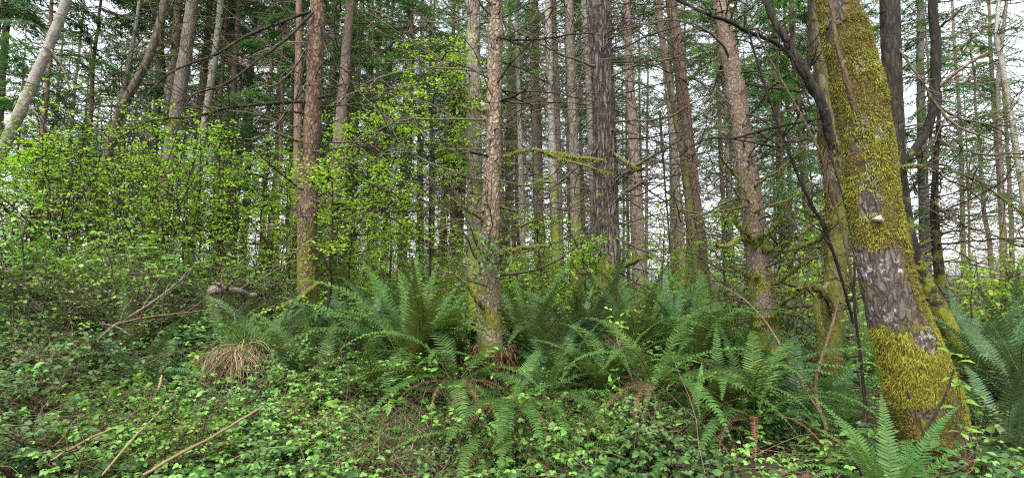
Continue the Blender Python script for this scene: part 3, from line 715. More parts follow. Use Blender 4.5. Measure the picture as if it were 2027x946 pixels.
TR = [  # label, name, pts, Y, bark
 ("dark mossy leaning trunk left of the grey trunk, above the bright shrubs", "broadleaf_tree", [(185, 470, 24), (205, 340, 22), (240, 220, 20), (292, 120, 19), (318, 40, 18), (334, -40, 17)], 9.5, 'mossy_bark'),
 ("broad grey trunk rising out of the bright shrubs on the left", "conifer_tree", [(312, 560, 38), (322, 420, 36), (338, 300, 34), (356, 180, 32), (374, 60, 30), (386, -40, 28)], 11, 'grey_bark'),
 ("slender pale trunk left of the dark mossy leaning trunk", "alder_tree", [(222, 280, 13), (245, 170, 11), (268, 60, 9), (282, -40, 8)], 12, 'pale_bark'),
 ("pale trunk right of the broad grey trunk", "alder_tree", [(372, 520, 22), (388, 380, 20), (400, 280, 18), (418, 160, 17), (434, 40, 15), (440, -40, 14)], 12, 'pale_bark'),
 ("slim grey trunk halfway between the pale trunk and the reddish conifer", "alder_tree", [(462, 520, 14), (470, 380, 13), (480, 270, 12), (492, 190, 12), (505, 60, 10), (512, -40, 9)], 14, 'grey_bark'),
 ("grey trunk close on the left of the reddish conifer, low down", "conifer_tree", [(528, 560, 20), (538, 440, 19), (548, 340, 17), (556, 200, 15), (562, 60, 13), (564, -40, 12)], 14, 'grey_bark'),
 ("brown trunk hard against the left side of the reddish conifer", "conifer_tree", [(572, 590, 26), (580, 460, 24), (588, 330, 21), (590, 200, 19), (592, 60, 17), (592, -40, 16)], 11, 'brown_bark'),
 ("broken pale snag patched with moss, right of the reddish conifer", "tree_snag", [(648, 600, 32), (652, 520, 29), (656, 450, 27), (662, 400, 24), (667, 368, 20)], 9.5, 'pale_bark'),
 ("slim brown trunk between the snag and the leafy sapling", "conifer_tree", [(742, 560, 14), (744, 420, 13), (746, 300, 12), (748, 120, 10), (750, -40, 8)], 18, 'brown_bark'),
 ("grey-brown trunk close behind the left of the tan conifer", "conifer_tree", [(944, 600, 44), (942, 480, 42), (940, 360, 40), (938, 240, 38), (937, 120, 36), (936, 0, 34), (936, -50, 33)], 8.2, 'grey_bark'),
 ("pale grey ringed trunk between the tan and the furrowed conifers", "conifer_tree", [(1104, 580, 22), (1100, 480, 21), (1096, 380, 20), (1092, 260, 18), (1088, 120, 17), (1085, 0, 16), (1084, -50, 15)], 12.5, 'pale_bark'),
 ("grey mossy trunk just left of the furrowed conifer", "conifer_tree", [(1142, 590, 30), (1141, 480, 28), (1138, 360, 26), (1134, 240, 24), (1130, 120, 22), (1126, 0, 20), (1125, -50, 20)], 11, 'grey_bark'),
 ("pale slim trunk touching the upper left of the furrowed conifer", "conifer_tree", [(1178, 560, 20), (1174, 380, 18), (1168, 240, 17), (1162, 120, 15), (1155, 0, 13), (1152, -50, 12)], 13, 'pale_bark'),
 ("brown trunk behind the right side of the furrowed conifer", "conifer_tree", [(1268, 600, 34), (1264, 480, 32), (1258, 360, 28), (1250, 220, 24), (1244, 100, 20), (1240, 0, 18), (1238, -50, 17)], 11.5, 'far_brown'),
 ("grey-brown slim trunk between the furrowed conifer and the slim reddish pair", "conifer_tree", [(1352, 600, 24), (1346, 480, 23), (1338, 360, 21), (1328, 220, 19), (1314, 100, 16), (1302, 0, 14), (1296, -50, 13)], 12, 'grey_bark'),
 ("red-brown pole trunk left of the pale grey ringed trunk", "conifer_tree", [(1066, 560, 15), (1064, 440, 14), (1062, 330, 13), (1056, 200, 12), (1052, 90, 10), (1050, -20, 9)], 16, 'far_brown'),
 ("pale brown trunk right of the tan conifer", "conifer_tree", [(1036, 570, 16), (1034, 440, 15), (1031, 320, 14), (1027, 200, 12), (1024, 80, 11), (1022, -40, 10)], 15, 'far_grey'),
 ("thin pale crooked tree with yellowish twigs in the upper right corner", "alder_tree", [(2030, 420, 14), (2012, 300, 14), (1996, 200, 13), (1982, 120, 12), (1972, 60, 11), (1980, -30, 9)], 9, 'pale_bark'),
 ("thin pale upright trunk at the right edge", "alder_tree", [(1985, 560, 12), (1984, 400, 11), (1978, 260, 10), (1976, 160, 9), (1986, 60, 8), (1996, -30, 7)], 11, 'grey_bark'),
]
for i, (lab, nm, pts, Y, bk) in enumerate(TR):
    snag = nm == "tree_snag"
    pts = [(a, b, c * .86) for a, b, c in pts]
    root, tr, p, rad, base = px_tree(nm, lab, "tree", pts, Y, bk, k=18, step=.06, amp=.008, ks=30, kz=9, seed=200 + i, ext=0 if snag else 8, knots=0 if nm == 'conifer_tree' else 6,
                  dead=None if snag else (26, 1.8 + Y * .08, 2.5 + Y * .5, .4, 1.7))
    if lab.startswith("thin pale crooked"): yellow_tree = (root, p, rad, base)
    if bk in ('pale_bark', 'grey_bark', 'mossy_bark') or snag:
        mb = MB(); moss_strands(mb, p - base, rad * 1.04, r, 1800, .02, .06, .010, lambda q, o, u: fbm(q * 3, 50 + i, 2) > (.55 if bk == 'mossy_bark' else .66), .9, .6); mb.build("moss", M['moss_green'], tr)

# ------------------------------------------------------------------ conifer crowns and the forest behind
def branch_template(r, L=1.0):
    """one flat drooping spray: slivers (m,3,3), axis path"""
    ns = 30
    t = np.sort(r.uniform(.12, 1, ns)); sg = np.where(np.arange(ns) % 2, 1, -1)
    ax = lambda u: np.stack([u * L, 0 * u, .10 * np.sin(u * 2.2) - .34 * u ** 2], -1)
    tl = (.12 + .34 * (1 - t) ** .8) * r.uniform(.7, 1.2, ns) * L
    ang = np.radians(r.uniform(42, 68, ns))
    d = np.stack([np.cos(ang), sg * np.sin(ang), -.15 - r.uniform(0, .35, ns)], -1)
    nb = 15
    u = np.tile(np.linspace(.05, 1, nb), (ns, 1)) + r.normal(0, .02, (ns, nb))
    bp = ax(t)[:, None] + d[:, None] * (tl[:, None] * u)[..., None]
    bp[..., 2] -= (u ** 2) * tl[:, None] * .35
    out = []
    for s in (-1, 1):
        perp = nrm(np.cross(d, UP)) * s
        bl = r.uniform(.035, .075, (ns, nb)) * L ** .5
        bd = nrm(d[:, None] * .75 + perp[:, None] + r.normal(0, .22, (ns, nb, 3)))
        wdir = nrm(np.cross(bd, UP)) * (r.uniform(.006, .011, (ns, nb)))[..., None]
        out.append(np.stack([bp - wdir, bp + wdir, bp + bd * bl[..., None]], 2).reshape(-1, 3, 3))
    return np.concatenate(out), ax(np.linspace(0, 1, 5)), (ax(t), d, tl)

TEMPL = [branch_template(np.random.default_rng(300 + i), 1.0) for i in range(4)]
def crown_mesh(name, r, Ln, n, lmax, mat, low=.7, wood=True):
    mb, mw = MB(), MB()
    for i in range(n):
        h = (i + r.uniform(0, 1)) / n
        L = lmax * (1 - h ** 1.6) * r.uniform(.55, 1.1) * (low + (1 - low) * min(1, h * 4)) + .25
        az = r.uniform(0, 2 * np.pi); pitch = r.normal(.05, .22)
        tri, ax, _ = TEMPL[r.integers(4)]
        nt = int(len(tri) * min(1, .35 + L * .2))
        tr_ = tri[r.permutation(len(tri))[:nt]] * np.array([L, L * .8, L])
        c0 = tri.mean(1)
        ca, sa, cp, sp = math.cos(az), math.sin(az), math.cos(pitch), math.sin(pitch)
        Rm = np.array([[ca * cp, -sa, -ca * sp], [sa * cp, ca, -sa * sp], [sp, 0, cp]])
        # keep slivers their own size: scale centres, not blades
        cen = tr_.mean(1, keepdims=True)
        tr_ = cen + (tr_ - cen) * (1.5 / max(L, .7)) ** .9
        V = (tr_.reshape(-1, 3) @ Rm.T) + np.array([0, 0, h * Ln])
        mb.add(V, None, np.arange(len(V)).reshape(-1, 3))
        A = (ax * L) @ Rm.T + np.array([0, 0, h * Ln])
        mw.tubes(A, np.linspace(.016, .004, 5) * (.6 + .3 * L), 3)
    return mb.mesh(name, mat), mw.mesh("branches", M['twig'])

cr = np.random.default_rng(40)
CROWN = [crown_mesh("crown", cr, 14, (58, 78, 66, 48, 86)[i], 2.4, M['needle'] if i % 2 else M['needle_blue']) for i in range(5)]
YOUNG = [crown_mesh("crown", cr, 7.5, 66, 1.7, M['needle'] if i % 2 else M['needle_blue'], low=1.0) for i in range(3)]
def straight_trunk(H, r0, mat, seed, k=10):
    rs = np.random.default_rng(seed)
    n = 26; z = np.linspace(-.2, H, n)
    p = np.stack([np.cumsum(rs.normal(0, .018, n)), np.cumsum(rs.normal(0, .018, n)), z], -1); p[:, :2] -= p[1, :2]
    rad = r0 * (1 - .75 * (z / H).clip(0, 1)) * (1 + .25 * np.exp(-z.clip(0) / .3))
    mb = MB(); mb.tubes(p, rad, k)
    return mb.mesh("trunk", mat, True), p
FT = {}
for bk in ('far_brown', 'far_grey', 'brown_bark'):
    FT[bk] = [straight_trunk(21, .13, M[bk], 500 + i + 10 * len(FT)) for i in range(3)]
DEAD = []
for i in range(5):
    rd = np.random.default_rng(600 + i)
    pth = np.array([[0, 0, 0], [0, 0, 30.0]])
    DEAD.append(dead_twig_mesh("dead_twigs", pth, None, rd, 92, .8, 11, .5, 2.3, M['twig'], thick=.019, side=6))

LAND = [(-400, "the left edge"), (40, "the leaning alder"), (345, "the broad grey trunk"), (612, "the reddish conifer"), (850, "the leafy sapling"), (972, "the tan conifer"), (1198, "the furrowed conifer"),
        (1375, "the slim reddish pair"), (1490, "the pinkish conifer"), (1730, "the leaning mossy trunk"), (2400, "the right edge")]
def gap(px):
    for (a, na), (b, nb) in zip(LAND, LAND[1:]):
        if px < b: return na, nb
    return LAND[-2][1], LAND[-1][1]

fr = np.random.default_rng(5)
spots, tries = [], 0
while len(spots) < 120 and tries < 20000:
    tries += 1
    Y = 11 + 37 * fr.uniform() ** .75
    px = fr.uniform(-120, 2150)
    x = (px - CX) / FPX * Y
    if Y < 15 and any(abs(px - l) < 28 for l, _ in LAND[1:-1]): continue
    if px < 600 and fr.uniform() < .40: continue
    if px > 1560 and fr.uniform() < (.35 if px < 1720 else .62): continue
    if any((x - a) ** 2 + (Y - b) ** 2 < (1.25 + .012 * Y) ** 2 for a, b, _ in spots): continue
    spots.append((x, Y, px))
ORD = "first second third fourth fifth sixth seventh eighth ninth tenth eleventh twelfth thirteenth fourteenth".split()
for k, (x, Y, px) in enumerate(sorted(spots, key=lambda s: s[1])):
    a, b = gap(px)
    near = Y < 20
    bk = ['far_brown', 'far_grey', 'brown_bark', 'far_brown'][fr.integers(4)]
    rank = sum(1 for q in spots if q[1] < 20 and gap(q[2]) == (a, b) and q[2] < px)
    lab = f"{ORD[rank]} mid-depth conifer from the left between {a} and {b}" if near else f"distant thin conifer pole between {a} and {b}"
    root = thing("conifer_tree", lab, "tree", (x, Y, float(G(x, Y))), f"{'mid-distance' if near else 'distant'} conifers between {a} and {b}", fr.uniform(0, 6.28))
    me, pth = FT[bk][fr.integers(3)]
    s = fr.uniform(.7, 1.35)
    tr = part("trunk", me, root); tr.scale = (s, s, 1)
    root.rotation_euler[0], root.rotation_euler[1] = fr.normal(0, .018), fr.normal(0, .018)
    hb = fr.uniform(4.2, 7.4) if px < 880 else fr.uniform(4.4, 7.6)
    if px > 1480: hb = fr.uniform(3.2, 7.0)
    cm, cw = CROWN[fr.integers(5)]
    ks_ = float(np.clip((4 + Y * .50 - hb + 3) / 14, .35, 1.0)) * fr.uniform(.9, 1.1)
    c = part("crown", cm, root, (0, 0, hb)); c.scale = (1, 1, ks_); part("branchwork", cw, c)
    tr.scale[2] = (hb + 14 * ks_ + .3) / 21
    d = part("dead_twigs", DEAD[fr.integers(5)], root); d.rotation_euler = (0, 0, fr.uniform(0, 6.28))

# young hemlocks with foliage low down: (px, Y, height scale, label)
YH = [(60, 10.5, 1.0, "dark young hemlock behind the pale leaning trunk"), (150, 13, 1.1, "feathery young hemlock between the pale leaning trunk and the dark mossy one"), (430, 13, 1.0, "young hemlock with low drooping sprays behind the pale trunk, left of the reddish conifer"),
      (545, 12, .9, "young hemlock showing just left of the reddish conifer"), (725, 16, 1.1, "young hemlock right of the reddish conifer, behind the sapling"), (655, 8.6, .33, "small dark hemlock at the foot of the pale snag"),
      (1560, 13, .9, "young hemlock between the pinkish conifer and the dark mossy trunk"), (1600, 17, 1.1, "taller hemlock behind the dark mossy trunk"), (1860, 15, 1.0, "young hemlock behind the bright shrub on the right"),
      (1960, 19, 1.2, "tall hemlock furthest to the right"), (1440, 15, 1.0, "young hemlock just left of the pinkish conifer"), (-40, 14, 1.3, "tall hemlock cut by the left edge"), (300, 15, 1.2, "tall hemlock behind the broad grey trunk"), (1740, 20, 1.2, "hemlock hidden mostly by the leaning mossy trunk")]
for k in range(13):
    px, Y = fr.uniform(560, 1700), fr.uniform(19, 32); a, b = gap(px)
    YH.append((px, Y, fr.uniform(.6, 1.1), f"small distant hemlock between {a} and {b}"))
for i, (px, Y, s, lab) in enumerate(YH):
    x, z = ground_at(px, Y)
    root = thing("hemlock_tree", lab, "tree", (x, Y, z), "small distant hemlocks" if lab.startswith("small distant") else None, i * 1.3, s)
    H = 8.0
    me, pth = straight_trunk(H, .07, M['brown_bark'], 700 + i, 8)
    part("trunk", me, root)
    cm, cw = YOUNG[i % 3]
    c = part("crown", cm, root, (0, 0, .25 if s < .5 else 1.6 if s < 1.05 else 2.2)); part("branchwork", cw, c)

# ------------------------------------------------------------------ shrubs and saplings
def shrub_meshes(r, H, spread, nst, ntw, lpt, ls, leaf, stem, flat=.75, fine=False, base_r=.012, lowest=.35, bare=.0):
    st = np.stack([r.normal(0, .10 * spread, nst), r.normal(0, .10 * spread, nst), np.zeros(nst) - .05], -1)
    az = r.uniform(0, 2 * np.pi, nst); ln = r.uniform(.15, .75, nst) * spread
    d = np.stack([np.cos(az) * ln, np.sin(az) * ln, np.full(nst, H)], -1)
    n = 12
    A = walk(st, d, H * r.uniform(.6, 1.12, nst), n, r, .35, -.25)
    mw, ml = MB(), MB()
    mw.tubes(A, base_r * r.uniform(.6, 1.2, nst)[:, None] * np.linspace(1, .3, n), 4)
    k = r.integers(0, nst, ntw); i = np.clip((n * (lowest + (1 - lowest) * r.uniform(0, 1, ntw) ** .75)).astype(int), 1, n - 1)
    f = r.uniform(0, 1, ntw)[:, None]
    sp = A[k, i - 1] * (1 - f) + A[k, i] * f
    a2 = r.uniform(0, 2 * np.pi, ntw)
    dd = np.stack([np.cos(a2), np.sin(a2), r.normal(.22, .3, ntw)], -1)
    tl = r.uniform(.15, .5, ntw) * spread * (1.15 - .6 * i / n)
    B = walk(sp, dd, tl, 7, r, .4, -.15)
    mw.tubes(B, (base_r * .33) * np.linspace(1, .35, 7)[None] * np.ones((ntw, 1)), 3)
    m = ntw * lpt
    k2 = np.repeat(np.arange(ntw), lpt); u = .8 + 5.19 * r.uniform(0, 1, m) ** .6; j = u.astype(int); g = (u - j)[:, None]
    pos = B[k2, j] * (1 - g) + B[k2, j + 1] * g
    td = nrm(B[k2, j + 1] - B[k2, j]); sd = np.cross(td, UP) * r.choice([-1, 1], m)[:, None]
    ld = nrm(td * .6 + sd + r.normal(0, .3, (m, 3)) + np.array([0, 0, -.12]))
    up = UP + r.normal(0, 1 - flat, (m, 3)) + .75 * nrm(pos * np.array([1, 1, 0]))
    L = ls * r.uniform(.4, 1.0, m) ** .5 * r.choice([.7, 1.0, 1.35], m, p=[.4, .4, .2])
    keep = (r.uniform(0, 1, m) > bare) & (r.uniform(0, 1, ntw) > .16)[k2]
    ml.leaves((pos + sd * .01)[keep], ld[keep], up[keep], L[keep], L[keep] * r.uniform(.55, .8, keep.sum()), fine)
    return ml.mesh("foliage", M[leaf]), mw.mesh("stems", M[stem])

sr = np.random.default_rng(8)
SH = {'big': [shrub_meshes(sr, 2.6, 1.6, 18, 330, 11, .043, 'bright_leaf', 'dark_twig') for _ in range(3)],
      'mid': [shrub_meshes(sr, 1.6, 1.2, 14, 270, 10, .054, 'mid_leaf', 'twig', lowest=.2) for _ in range(3)],
      'low': [shrub_meshes(sr, .8, 1.0, 14, 170, 9, .042, 'mid_leaf', 'brown_twig', lowest=.2) for _ in range(3)],
      'lowdark': [shrub_meshes(sr, .75, 1.3, 16, 190, 8, .055, 'dark_leaf', 'brown_twig', lowest=.15) for _ in range(3)],
      'airy': [shrub_meshes(sr, 2.6, 1.2, 9, 150, 8, .065, 'bright_leaf', 'twig', lowest=.15) for _ in range(3)],
      'fresh': [shrub_meshes(sr, .55, .55, 9, 60, 7, .055, 'herb_leaf', 'brown_twig', lowest=.2, base_r=.006, fine=True) for _ in range(4)],
      'tangle': [shrub_meshes(sr, 1.1, 2.0, 34, 240, 3, .045, 'mid_leaf', 'twig', lowest=.15, bare=.35) for _ in range(2)],
      'far': [shrub_meshes(sr, 1.6, 1.3, 12, 170, 9, .062, 'bright_leaf', 'twig', lowest=.2) for _ in range(3)],
      'farmid': [shrub_meshes(sr, 1.3, 1.5, 12, 160, 8, .06, 'mid_leaf', 'twig', lowest=.15) for _ in range(3)]}
def shrub(kind, px, Y, s, label, group=None, name="shrub", sz=None):
    x, z = ground_at(px, Y)
    root = thing(name, label, "bramble" if name == "bramble_plant" else "shrub", (x, Y, z), group, sr.uniform(0, 6.28), s)
    if sz: root.scale = (s, s, sz)
    lm, sm = SH[kind][sr.integers(len(SH[kind]))]
    part("foliage", lm, root); part("stems", sm, root)
    return root
BIG = [(20, 6.6, 1.0, "bright green leafy shrub cut by the left edge"), (110, 7.4, 1.1, "tall bright shrub second from the left edge, below the pale leaning trunk"), (190, 6.8, 1.0, "bright shrub below the dark mossy leaning trunk"),
       (270, 7.8, 1.1, "bright shrub standing left of the broad grey trunk's foot"), (345, 7.0, .95, "bright shrub in front of the broad grey trunk"), (430, 7.8, 1.05, "bright shrub in front of the pale trunk"),
       (500, 7.2, .85, "thinner bright shrub left of the reddish conifer"), (-60, 7.5, 1.1, "bright shrub furthest left, mostly cut off"), (570, 9.0, .95, "bright shrub behind the reddish conifer's foot")]
for px, Y, s, l in BIG: shrub('big', px, Y, s, l, "bright shrubs on the left bank")
MID = [(-10, 5.3, .8, "mid-green bramble bush lowest at the left edge"), (90, 5.6, .85, "mid-green bramble bush below the bright shrubs, second from the left edge"), (180, 5.4, .75, "mid-green bush above the arching fern on the left"),
       (270, 5.9, .85, "mid-green bush left of the lichen-covered log"), (360, 6.2, .8, "mid-green bush behind the lichen-covered log"), (470, 6.8, .7, "mid-green bush between the log and the reddish conifer")]
for px, Y, s, l in MID: shrub('mid', px, Y, s, l, "bramble bushes on the left bank")
TAN = [(240, 5.5, .8, "bare brown twiggy tangle left of the lichen-covered log"), (330, 5.8, .9, "bare brown twiggy tangle above the dry grass tuft"), (140, 5.4, .8, "bare twiggy tangle above the left fern"), (420, 6.3, .8, "twiggy tangle behind the lichen-covered log"), (530, 7.0, .8, "reddish-brown upright twigs left of the reddish conifer"),
       (1290, 9.0, .9, "twiggy dead brush right of the furrowed conifer"), (1440, 7.5, .8, "twiggy brush left of the pinkish conifer's foot"), (1570, 7.2, .9, "mossy twiggy brush right of the pinkish conifer"), (1920, 8.8, 1.4, "grey twiggy brush above the bright shrub on the right"), (2010, 8.8, 1.5, "grey twiggy brush at the right edge")]
for px, Y, s, l in TAN: shrub('tangle', px, Y, s, l, "twiggy tangles")
FAR = [(640, 8.6, .6, "low bright shrub at the foot of the pale snag"), (880, 9.0, .7, "bright shrub behind the biggest fern, left of the grey-brown trunk"), (1050, 8.2, .62, "bright shrub low behind the dark fern right of the tan conifer"), (1105, 9.2, .8, "bright shrub at the foot of the pale grey ringed trunk"), (1330, 9.5, .7, "bright shrub left of the slim reddish pair"), (1460, 9.2, .7, "bright shrub just left of the pinkish conifer"), (1560, 9.0, .75, "bright shrub just right of the pinkish conifer"), (1840, 9.0, .8, "bright shrub touching the right side of the leaning mossy trunk"),
       (1905, 7.6, .95, "bright lime shrub right of the leaning mossy trunk"), (1990, 7.9, 1.05, "bright lime shrub at the right edge"), (2065, 7.6, 1.0, "bright shrub beyond the right edge, partly cut off"), (1600, 10, .8, "bright low shrub between the pinkish conifer and the dark mossy trunk"),
       (1690, 11, .9, "bright shrub glimpsed left of the leaning mossy trunk"), (700, 9.5, .75, "bright low shrub right of the pale snag"), (770, 11, .8, "bright shrub at the left foot of the sapling"), (1020, 9.0, .75, "bright leafy shrub just right of the tan conifer"),
       (1080, 10, .85, "bright leafy shrub below the pale ringed trunk"), (1120, 8.6, .6, "small bright shrub left of the furrowed conifer's foot"), (1420, 10, .75, "bright low shrub behind the slim reddish pair"), (900, 10, .75, "bright low shrub behind the big fern")]
for px, Y, s, l in FAR: shrub('far', px, Y, s, l, "bright understorey shrubs")
for k in range(70):
    Y = sr.uniform(11, 30); px = sr.uniform(-60, 2090); a, b = gap(px)
    shrub('farmid' if sr.uniform() < .7 else 'far', px, Y, sr.uniform(.6, 1.0), f"distant green bush between {a} and {b}", f"distant bushes between {a} and {b}")

LOW = [(-20, 4.6), (60, 4.3), (130, 4.9), (210, 4.2), (30, 3.8), (120, 3.6), (230, 3.5), (330, 4.0), (250, 4.9), (380, 3.4), (560, 4.3), (560, 4.9), (330, 3.4), (600, 4.5), (620, 5.4), (640, 3.9), (700, 4.8), (30, 5.0), (730, 3.6), (860, 3.7), (1060, 3.7), (1180, 4.0), (1270, 3.8), (1390, 3.6)]
for k, (px, Y) in enumerate(LOW):
    side = "left" if px < 480 else "middle" if px < 800 else "right of the middle"
    shrub('lowdark' if k % 3 else 'low', px, Y, sr.uniform(.55, .95) if px < 620 else sr.uniform(.42, .65), f"knee-high trailing bramble on the near bank, {'left' if px < 480 else 'between the grass tuft and the big fern' if px < 760 else 'below the middle ferns'}",
          f"knee-high brambles {'on the left' if px < 480 else 'between the grass tuft and the big fern' if px < 760 else 'below the middle ferns'}", name="bramble_plant")

for k in range(30):
    Y = sr.uniform(10.5, 22); px = sr.uniform(600, 1760); a, b = gap(px)
    shrub('airy', px, Y, sr.uniform(.8, 1.35), f"tall airy yellow-green bush between {a} and {b}", f"airy bushes between {a} and {b}")
FRESH = [(545, 860), (600, 800), (640, 880), (870, 840), (930, 900), (980, 800), (1020, 930), (1060, 840), (1190, 900), (1240, 850), (520, 920), (430, 900), (350, 860), (250, 900), (150, 850), (60, 890), (1230, 760), (950, 760), (610, 740), (1090, 770), (1640, 930), (300, 800), (180, 930)]
for k, (px, py) in enumerate(FRESH):
    w_ = 'on the left' if px < 480 else 'between the grass tuft and the big fern' if px < 760 else 'right of the dark mossy trunk\'s foot' if px > 1500 else 'below the middle ferns'
    shrub('fresh', px, hit(px, py + 20, .0), sr.uniform(.6, 1.05), f"fresh green leafy bramble on the near bank, {w_}", f"fresh brambles {w_}", name="bramble_plant")

def sapling(px, py0, py1, Y, label, nbr, leaf, ls, spread, seed, px_top=None, z_low=.25, lpt=9):
    r = np.random.default_rng(seed)
    x, z = ground_at(px, Y)
    root = thing("leafy_sapling", label, "sapling", (x, Y, z))
    top, d = P(px_top or px, py1, Y); H = top[2] - z
    n = 16
    p = np.zeros((n, 3)); u = np.linspace(0, 1, n)
    p[:, 0] = u * (top[0] - x) + np.cumsum(r.normal(0, .012, n)); p[:, 1] = np.cumsum(r.normal(0, .012, n)); p[:, 2] = u * H - .05
    mb = MB(); mb.tubes(p, np.linspace(.022, .004, n), 6); mb.build("trunk", M['dark_twig'], root, True)
    zz = r.uniform(z_low, 1, nbr); st = np.stack([np.interp(zz, u, p[:, i]) for i in range(3)], -1)
    az = r.uniform(0, 2 * np.pi, nbr)
    dd = np.stack([np.cos(az), np.sin(az), r.uniform(.1, .7, nbr)], -1)
    L = spread * r.uniform(.45, 1.1, nbr) * (1.1 - .75 * zz ** 1.5)
    A = walk(st, dd, L, 8, r, .35, -.25)
    mw, ml = MB(), MB()
    mw.tubes(A, np.linspace(.008, .002, 8)[None] * np.ones((nbr, 1)), 3)
    nt = nbr * 9
    k = np.repeat(np.arange(nbr), 9); i = r.integers(2, 8, nt)
    a2 = r.uniform(0, 6.28, nt)
    B = walk(A[k, i], nrm(A[k, i] - A[k, i - 1]) * .6 + np.stack([np.cos(a2), np.sin(a2), r.normal(0, .15, nt)], -1), r.uniform(.1, .4, nt), 6, r, .4, -.1)
    mw.tubes(B, np.linspace(.003, .001, 6)[None] * np.ones((nt, 1)), 3)
    m = nt * lpt; k2 = np.repeat(np.arange(nt), lpt); j = r.integers(1, 6, m)
    pos = B[k2, j] + r.normal(0, .012, (m, 3)); td = nrm(B[k2, j] - B[k2, j - 1])
    sd = np.cross(td, UP) * r.choice([-1, 1], m)[:, None]
    ln = ls * 1.05 * r.uniform(.5, 1.25, m)
    ml.leaves(pos, nrm(td * .6 + sd + r.normal(0, .3, (m, 3)) + np.array([0, 0, -.2])), UP + r.normal(0, .32, (m, 3)) + .6 * nrm(pos * np.array([1, 1, 0])), ln, ln * r.uniform(.5, .75, m), False)
    mw.build("branches", M['dark_twig'], root); ml.build("foliage", M[leaf], root)
sapling(850, 600, 80, 7.6, "slender dark-stemmed sapling with bright green leaves rising behind the big fern", 74, 'bright_leaf', .042, 1.5, 900, 858)
sapling(690, 620, 240, 8.0, "bright leafy sapling just right of the reddish conifer", 34, 'bright_leaf', .042, 1.2, 901, 700, .3)
sapling(770, 600, 180, 9.5, "airy yellow-green sapling between the reddish conifer and the dark-stemmed sapling", 36, 'bright_leaf', .042, 1.4, 902, 780, .25, 8)
sapling(520, 620, 290, 8.2, "bright leafy sapling just left of the reddish conifer", 30, 'bright_leaf', .042, 1.2, 903, 525, .25)
sapling(930, 590, 140, 9.4, "thin bright sapling in front of the grey-brown trunk behind the tan conifer", 16, 'bright_leaf', .04, .7, 904, 930, .3)
sapling(60, 500, 270, 7.4, "airy sapling above the bright shrubs at the left edge", 26, 'bright_leaf', .044, 1.2, 906, 70, .3)
sapling(400, 520, 250, 8.0, "airy sapling in front of the pale trunk right of the broad grey one", 28, 'bright_leaf', .044, 1.2, 907, 410, .3)
sapling(320, 500, 220, 9.5, "tall thin sapling close left of the broad grey trunk", 26, 'bright_leaf', .044, 1.1, 908, 300, .3)
sapling(650, 620, 330, 6.0, "low airy sapling in front of the pale snag, right of the reddish conifer", 22, 'bright_leaf', .038, .8, 911, 660, .2)
sapling(1160, 640, 470, 7.2, "low leafy sapling left of the furrowed conifer's foot", 22, 'bright_leaf', .038, .7, 912, 1150, .1)
sapling(1440, 660, 420, 8.0, "leafy low sapling left of the pinkish conifer", 22, 'bright_leaf', .040, .8, 913, 1440, .1)
sapling(1075, 600, 330, 8.6, "leafy low sapling between the tan and the furrowed conifers", 26, 'bright_leaf', .042, .8, 909, 1070, .1)
sapling(1310, 600, 400, 9.5, "leafy low sapling right of the furrowed conifer", 22, 'bright_leaf', .042, .8, 910, 1310, .1)
sapling(250, 500, 250, 8.5, "bright sapling rising above the shrubs below the dark mossy leaning trunk", 20, 'bright_leaf', .044, 1.0, 905, 245, .3)

# yellow-green new leaves on the crooked pale tree
root, p, rad, base = yellow_tree
rr2 = np.random.default_rng(77)
n = 60
i = rr2.integers(len(p) // 6, len(p) * 2 // 3, n); st = p[i] - base
az = rr2.uniform(0, 6.28, n)
A = walk(st, np.stack([np.cos(az), np.sin(az), rr2.normal(.5, .4, n)], -1), rr2.uniform(.5, 1.8, n), 9, rr2, .6, 0)
mw, ml = MB(), MB()
mw.tubes(A, np.linspace(.008, .002, 9)[None] * np.ones((n, 1)), 3)
m = n * 26; k = np.repeat(np.arange(n), 26); j = rr2.integers(3, 9, m)
ml.leaves(A[k, j] + rr2.normal(0, .07, (m, 3)), rr2.normal(0, 1, (m, 3)), UP + rr2.normal(0, .4, (m, 3)), rr2.uniform(.03, .055, m), .03, False)
mw.build("branches", M['twig'], root); ml.build("foliage", M['yellow_leaf'], root)

